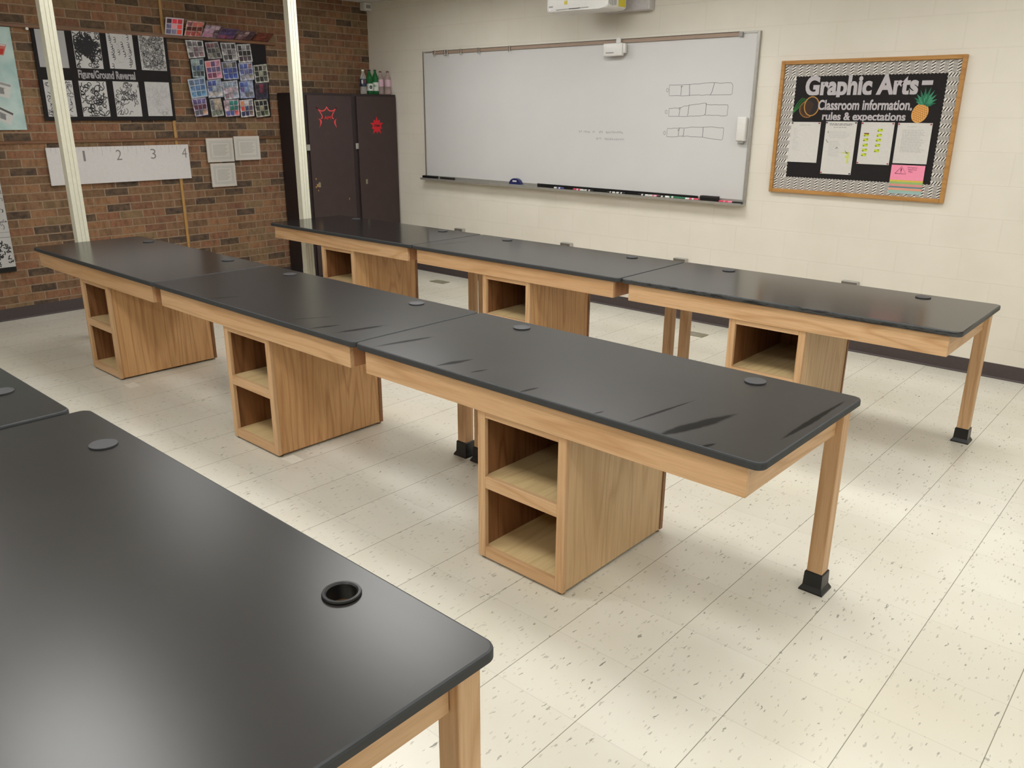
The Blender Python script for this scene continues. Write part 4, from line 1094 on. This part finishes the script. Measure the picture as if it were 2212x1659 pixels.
pal = [  # border colour, nine cells from top left, description
    (WB_, [g_, (120, 112, 118), d_, lg, (110, 92, 98), (150, 130, 138), (84, 74, 78), (130, 104, 112), (128, 100, 106)], 'grey portrait photo grid at the top left of the collage'),
    (GB, [(110, 70, 76), (128, 84, 90), (92, 84, 88), (60, 56, 58), (70, 68, 68), (120, 118, 108), (128, 126, 116), (110, 108, 98), (60, 58, 56)], 'dark photo grid with a pale shape, second in the top row'),
    (WB_, [g_, g_, d_, lg, (84, 76, 84), lg, (80, 78, 82), d_, lg], 'black and white faces photo grid, third in the top row'),
    (WB_, [d_, lg, g_, (34, 32, 34), (34, 32, 34), (30, 28, 30), (54, 40, 46), (96, 76, 82), (70, 66, 70)], 'photo grid of dark squares, right end of the top row'),
    ((150, 166, 172), [(130, 146, 146), (150, 160, 160), (40, 64, 80), (74, 84, 100), (60, 84, 118), (110, 136, 158), (80, 90, 92), (70, 76, 80), (44, 50, 52)], 'blue-grey photo grid, left end of the second row'),
    ((206, 170, 184), [(214, 120, 112), (86, 68, 112), (180, 120, 140), (90, 76, 120), (104, 90, 130), (110, 100, 136), (120, 62, 92), (128, 66, 100), (190, 126, 150)], 'pink and purple photo grid in the second row'),
    ((150, 156, 176), [(96, 90, 88), (140, 132, 124), (84, 80, 80), (58, 74, 140), (64, 80, 148), (70, 74, 138), (60, 82, 160), (66, 84, 160), (62, 80, 150)], 'deep blue photo grid in the middle of the second row'),
    ((168, 172, 192), [(78, 92, 150), (70, 84, 150), (140, 110, 116), (84, 90, 140), (98, 102, 150), (92, 92, 140), (130, 128, 138), (170, 168, 176), (140, 130, 120)], 'lilac blue photo grid, fourth in the second row'),
    ((176, 178, 166), [(36, 34, 34), (38, 34, 34), (110, 108, 100), (40, 38, 36), (150, 148, 124), (66, 66, 62), (38, 36, 36), (40, 38, 38), (76, 74, 70)], 'black squares photo grid, right end of the second row'),
    ((172, 184, 198), [(92, 104, 128), (96, 118, 154), (90, 108, 140), (94, 122, 160), (86, 122, 170), (82, 116, 164), (98, 140, 176), (84, 130, 170), (90, 134, 172)], 'sky blue photo grid, left end of the third row'),
    ((160, 166, 184), [(66, 80, 140), (62, 80, 150), (140, 152, 170), (80, 94, 140), (160, 168, 180), (150, 156, 170), (190, 182, 180), (186, 180, 178), (188, 180, 176)], 'pale clouds photo grid, second in the third row'),
    ((176, 178, 190), [(130, 144, 160), (134, 146, 164), (132, 146, 164), (178, 158, 172), (190, 160, 170), (176, 160, 172), (130, 110, 120), (180, 160, 170), (140, 150, 170)], 'pink sunset photo grid in the middle of the third row'),
    ((140, 148, 178), [(64, 80, 150), (90, 110, 170), (150, 160, 180), (96, 80, 130), (120, 140, 180), (170, 176, 190), (150, 156, 176), (110, 108, 114), (104, 104, 110)], 'blue sky and cloud photo grid, fourth in the third row'),
    ((70, 60, 74), [(48, 32, 40), (120, 44, 64), (52, 34, 44), (50, 40, 52), (110, 48, 66), (46, 38, 50), (40, 42, 60), (50, 54, 70), (42, 46, 64)], 'dark photo grid with a red figure, right end of the third row'),
    ((172, 160, 184), [(84, 72, 120), (92, 80, 126), (104, 90, 136), (84, 40, 56), (92, 44, 62), (96, 46, 62), (84, 82, 90), (96, 92, 100), (180, 140, 110)], 'purple and maroon photo grid at the bottom left'),
    ((168, 164, 158), [(98, 100, 110), (170, 152, 134), (180, 160, 140), (104, 104, 112), (172, 156, 138), (176, 160, 142), (110, 116, 108), (120, 126, 110), (96, 104, 96)], 'beige and grey photo grid, second in the bottom row'),
    ((180, 160, 170), [(160, 144, 150), (40, 120, 112), (40, 122, 114), (186, 164, 172), (38, 118, 108), (40, 120, 112), (84, 96, 160), (70, 96, 160), (190, 84, 80)], 'teal panel photo grid in the bottom row'),
    ((190, 184, 184), [(206, 130, 90), (176, 176, 180), (120, 120, 130), (200, 72, 64), (50, 76, 110), (100, 74, 90), (40, 44, 84), (44, 50, 90), (110, 90, 84)], 'red and navy photo grid, fourth in the bottom row'),
    ((176, 176, 160), [(36, 36, 40), (40, 40, 42), (38, 38, 42), (70, 68, 64), (150, 146, 120), (40, 40, 40), (96, 94, 88), (60, 62, 56), (84, 92, 70)], 'dark photo grid at the bottom right of the collage')]
def grid_print(quadw, border, cells, label, layer, group, lift=0):
    """quadw: top-left, top-right, bottom-right, bottom-left points in world"""
    q = [Vector(p) for p in quadw]; n = (q[1]-q[0]).cross(q[3]-q[0]).normalized()*-1
    if n.x < 0: n = -n
    base = (q[2]+q[3])/2
    T = empty('photo_grid_print', base, label, 'photo print', group)
    b = MB()
    def at(u_, v_, w): return (q[0]*(1-u_)*(1-v_)+q[1]*u_*(1-v_)+q[2]*u_*v_+q[3]*(1-u_)*v_)+n*w-base
    b.color(border)
    f_ = [at(0, 0, 0), at(1, 0, 0), at(1, 1, 0), at(0, 1, 0)]; g2 = [at(0, 0, .0008), at(1, 0, .0008), at(1, 1, .0008), at(0, 1, .0008)]
    b.poly(f_[::-1]); b.poly(g2)
    for i in range(4): b.poly([f_[i], f_[(i+1) % 4], g2[(i+1) % 4], g2[i]])
    for i in range(9):
        r_, c_ = divmod(i, 3); m = .05; s_ = (1-2*m)/3; e = .022
        b.color(cells[i])
        b.poly([at(m+c_*s_+e, m+r_*s_+e, .0012), at(m+(c_+1)*s_-e, m+r_*s_+e, .0012), at(m+(c_+1)*s_-e, m+(r_+1)*s_-e, .0012), at(m+c_*s_+e, m+(r_+1)*s_-e, .0012)])
    b.build('print_sheet', P['photo'], T, normals=False)
for k, (qd, (bc, cells, lab)) in enumerate(zip(quads, pal)):
    ly = .0212+.0022*(k % 5)+.0012*(k//5 % 2)
    grid_print([(ly+(.004 if i < 2 else 0), p[0], min(p[1], 2.2655)) if k > 3 or True else 0 for i, p in enumerate(qd)], bc, cells, lab, ly, 'photo grid prints on the black board')
# six prints standing on the upper strip and sagging forward
lean = [(-2.272, -2.107, .40, (176, 170, 180), [(50, 30, 40), (190, 40, 60), (150, 36, 44), (92, 88, 120), (180, 120, 130), (220, 60, 60), (66, 64, 90), (100, 96, 120), (190, 60, 40)], 'red sky photo grid, leftmost of the prints standing on the upper strip'),
        (-2.093, -1.930, .62, (170, 140, 136), [(100, 60, 70), (150, 76, 70), (160, 84, 70), (70, 26, 24), (76, 30, 26), (84, 34, 30), (120, 52, 50), (124, 54, 50), (120, 56, 50)], 'orange sunset photo grid, second on the upper strip'),
        (-1.930, -1.776, .85, (150, 128, 140), [(132, 118, 134), (150, 132, 144), (160, 142, 150), (140, 110, 134), (150, 120, 140), (90, 76, 84), (150, 104, 130), (156, 110, 132), (80, 66, 74)], 'dusky pink print with a dark branch, third on the upper strip'),
        (-1.785, -1.612, 1.0, (96, 80, 104), [(50, 40, 66), (64, 52, 88), (60, 50, 84), (66, 52, 80), (70, 60, 104), (66, 52, 90), (110, 60, 84), (120, 62, 80), (90, 56, 80)], 'dark violet print, fourth on the upper strip'),
        (-1.605, -1.436, 1.08, (92, 70, 78), [(90, 72, 80), (150, 130, 130), (84, 66, 70), (120, 100, 104), (110, 86, 90), (72, 54, 60), (110, 84, 92), (96, 72, 78), (66, 50, 54)], 'brownish cloud print, fifth on the upper strip'),
        (-1.420, -1.245, 1.10, (96, 56, 46), [(104, 54, 46), (108, 56, 48), (98, 56, 46), (106, 56, 46), (112, 58, 50), (96, 54, 44), (100, 56, 46), (98, 54, 44), (84, 52, 44)], 'rust red print leaning far forward at the right end of the upper strip')]
for y0, y1, th, bc, cells, lab in lean:
    h = .148; xb, zb = .016, 2.2950
    xt, zt = xb+h*math.sin(th), zb+h*math.cos(th)
    bc = tuple(min(255, int(v_*1.15)) for v_ in bc); cells = [tuple(min(250, int(v_*1.3+8)) for v_ in q_) for q_ in cells]
    grid_print([(xt, y0, zt), (xt, y1, zt), (xb, y1, zb), (xb, y0, zb)], bc, cells, lab, 0, 'prints standing on the upper strip')

# ruler poster
T = wall_thing('ruler_poster', 'long white poster of a giant ruler numbered one to four', 'poster', 'left', -2.79, 1.062)
cv = Canvas('left', .0155); cv.slab(quadL(-3.405, -2.181, 1.062, 1.364), 0, .012, (212, 208, 208)); 
local(cv.build('board', P['print'], T, normals=False), T)
cv = Canvas('left', .0277)
u0 = -3.405; un_ = .2965
for k in range(1, 34):
    y = u0+k*un_/8
    if y > -2.19: break
    hgt = {0: .0, 4: .075}.get(k % 8, .048 if k % 2 == 0 else .028)
    if k % 8 == 0: hgt = .10
    if k % 8 == 0: continue
    cv.rect(y-.0012, y+.0012, 1.364-hgt, 1.3635, 0, (168, 164, 164))
local(cv.build('tick_marks', P['print'], T, normals=False), T)
gl = plain('pencil_grey', (124, 120, 120), .6)
for s_, yy in (('1', -3.112), ('2', -2.822), ('3', -2.517), ('4', -2.225)):
    w_ = .009 if s_ == '1' else .024
    local(text_shape(s_, yy-w_, yy+w_, 1.248, 1.334, 'left', .0278, gl, T, 'numeral', -.005), T)

# three small framed notices
for k, (y0, y1, z0, z1, lab) in enumerate(((-1.997, -1.723, 1.196, 1.414, 'white framed notice, upper left of the three beside the ruler poster'), (-1.711, -1.436, 1.204, 1.427, 'white framed notice, upper right of the three beside the ruler poster'),
                              (-1.979, -1.724, .966, 1.184, 'white framed notice hanging lowest of the three'))):
    T = wall_thing('framed_notice', lab, 'notice', 'left', (y0+y1)/2, z0, 'white framed notices on the brick wall')
    cv = Canvas('left', .0130); cv.slab(quadL(y0, y1, z0, z1), 0, .012, (204, 198, 190))
    local(cv.build('panel', P['print'], T, normals=False), T)
    cv = Canvas('left', .0252)
    def ring(m, t_, c_):
        for q in ((y0+m, y1-m, z0+m, z0+m+t_), (y0+m, y1-m, z1-m-t_, z1-m), (y0+m, y0+m+t_, z0+m+t_, z1-m-t_), (y1-m-t_, y1-m, z0+m+t_, z1-m-t_)): cv.rect(*q, 0, c_)
    ring(.026, .004, (176, 174, 168)); ring(.034, .012, (188, 187, 182))
    for i in range(9):
        zz = z1-.062-i*.0115
        if zz > z0+.05: cv.rect(y0+.062, y1-.062-.012*(i % 3), zz-.0028, zz+.0028, .0001, (172, 170, 164))
    local(cv.build('printed_text', P['print'], T, normals=False), T)

# pale blue poster with cards at the left edge
T = wall_thing('card_poster', 'pale blue poster board with small cards at the left edge', 'poster', 'left', -3.9, 1.507)
cv = Canvas('left', .0005)
b = MB(); b.box(.004, .014, -4.40, -3.512, 1.506, 2.2655, .001, 1)
tb = NT('pale_blue_board'); vv = tb.coord(); nn = tb.noise(vv, 5, 3); tb.set(Base_Color=tb.ramp(nn, [(.35, lin((150, 182, 182))), (.65, lin((186, 206, 202)))]), Roughness=.6)
local(b.build('board', tb.m, T), T); cv.bm.free()
for lab, qd, col, st in (('red and white photo card on the pale blue poster', [(-3.73, 2.150), (-3.557, 2.136), (-3.588, 2.058), (-3.75, 2.07)], (196, 112, 100), 0),
                     ('white certificate card in the middle of the pale blue poster', [(-3.76, 1.90), (-3.570, 1.846), (-3.600, 1.741), (-3.79, 1.79)], (204, 204, 202), 1),
                     ('white certificate card lowest on the pale blue poster', [(-3.78, 1.735), (-3.587, 1.633), (-3.622, 1.540), (-3.81, 1.64)], (204, 204, 202), 2)):
    T = wall_thing('certificate_card', lab, 'card', 'left', qd[0][0], qd[3][1], 'cards on the pale blue poster')
    cv = Canvas('left', .0145); cv.slab(qd[::-1], 0, .0008, col)
    def at(a, c_): 
        p = [qd[i][0]*w for i, w in enumerate(((1-a)*(1-c_), a*(1-c_), a*c_, (1-a)*c_))]; z = [qd[i][1]*w for i, w in enumerate(((1-a)*(1-c_), a*(1-c_), a*c_, (1-a)*c_))]
        return (sum(p), sum(z))
    if st == 0:
        cv.P([at(.4, .5), at(.95, .4), at(.95, .92), at(.4, .95)], .0010, (178, 50, 40)); cv.P([at(.6, .6), at(.8, .6), at(.8, .95), at(.6, .95)], .0012, (40, 26, 26)); cv.P([at(.05, .04), at(.97, .04), at(.97, .14), at(.05, .14)], .0010, (206, 200, 204))
    else:
        cv.P([at(.03, .04), at(.98, .04), at(.98, .2), at(.03, .2)], .0010, (90, 90, 90) if st == 2 else (150, 150, 150))
        for k in range(4): cv.P([at(.15, .36+k*.14), at(.8-.1*(k % 2), .36+k*.14), at(.8-.1*(k % 2), .41+k*.14), at(.15, .41+k*.14)], .0010, (160, 158, 158))
        cv.P([at(.55, .4), at(.75, .4), at(.8, .8), at(.6, .8)], .0012, (130, 130, 130))
    local(cv.build('card', P['print'], T, normals=False), T)
# black and white art poster low at the left edge
T = wall_thing('art_poster', 'tall black and white art poster low on the brick wall at the left edge', 'poster', 'left', -4.1, .405)
cv = Canvas('left', .0125); cv.slab(quadL(-4.5, -3.779, .440, 1.375), 0, .010, (188, 186, 184))
for (zz, c_) in ((.68, (110, 110, 110)), (.72, (140, 140, 140))): cv.rect(-4.5, -3.781, zz-.002, zz+.002, .0102, c_)
rnd.seed(5)
scrib(cv, -4.3, .445, -3.782, .67, 150, .008, (44, 42, 44), 3, .02, .0105)
scrib(cv, -4.3, .74, -3.782, 1.36, 160, .006, (120, 118, 118), 4, .04, .0105)
scrib(cv, -4.3, .74, -3.782, 1.36, 40, .007, (60, 58, 60), 3, .02, .0107)
local(cv.build('printed_panel', P['print'], T, normals=False), T)
b = MB(); b.box(.0125, .023, -4.5, -3.779, .400, .4395); local(b.build('lower_frame', P['black'], T), T)
# round white pin
T = wall_thing('wall_hook', 'small white round hook on the brick wall beside the black board', 'hook', 'left', -3.393, 2.262)
b = MB(); b.tube([(.001, -3.393, 2.262), (.026, -3.393, 2.262)], .006, 10); b.tube([(.0262, -3.393, 2.262), (.032, -3.393, 2.262)], .011, 14); local(b.build('hook_body', P['white'], T, True), T)
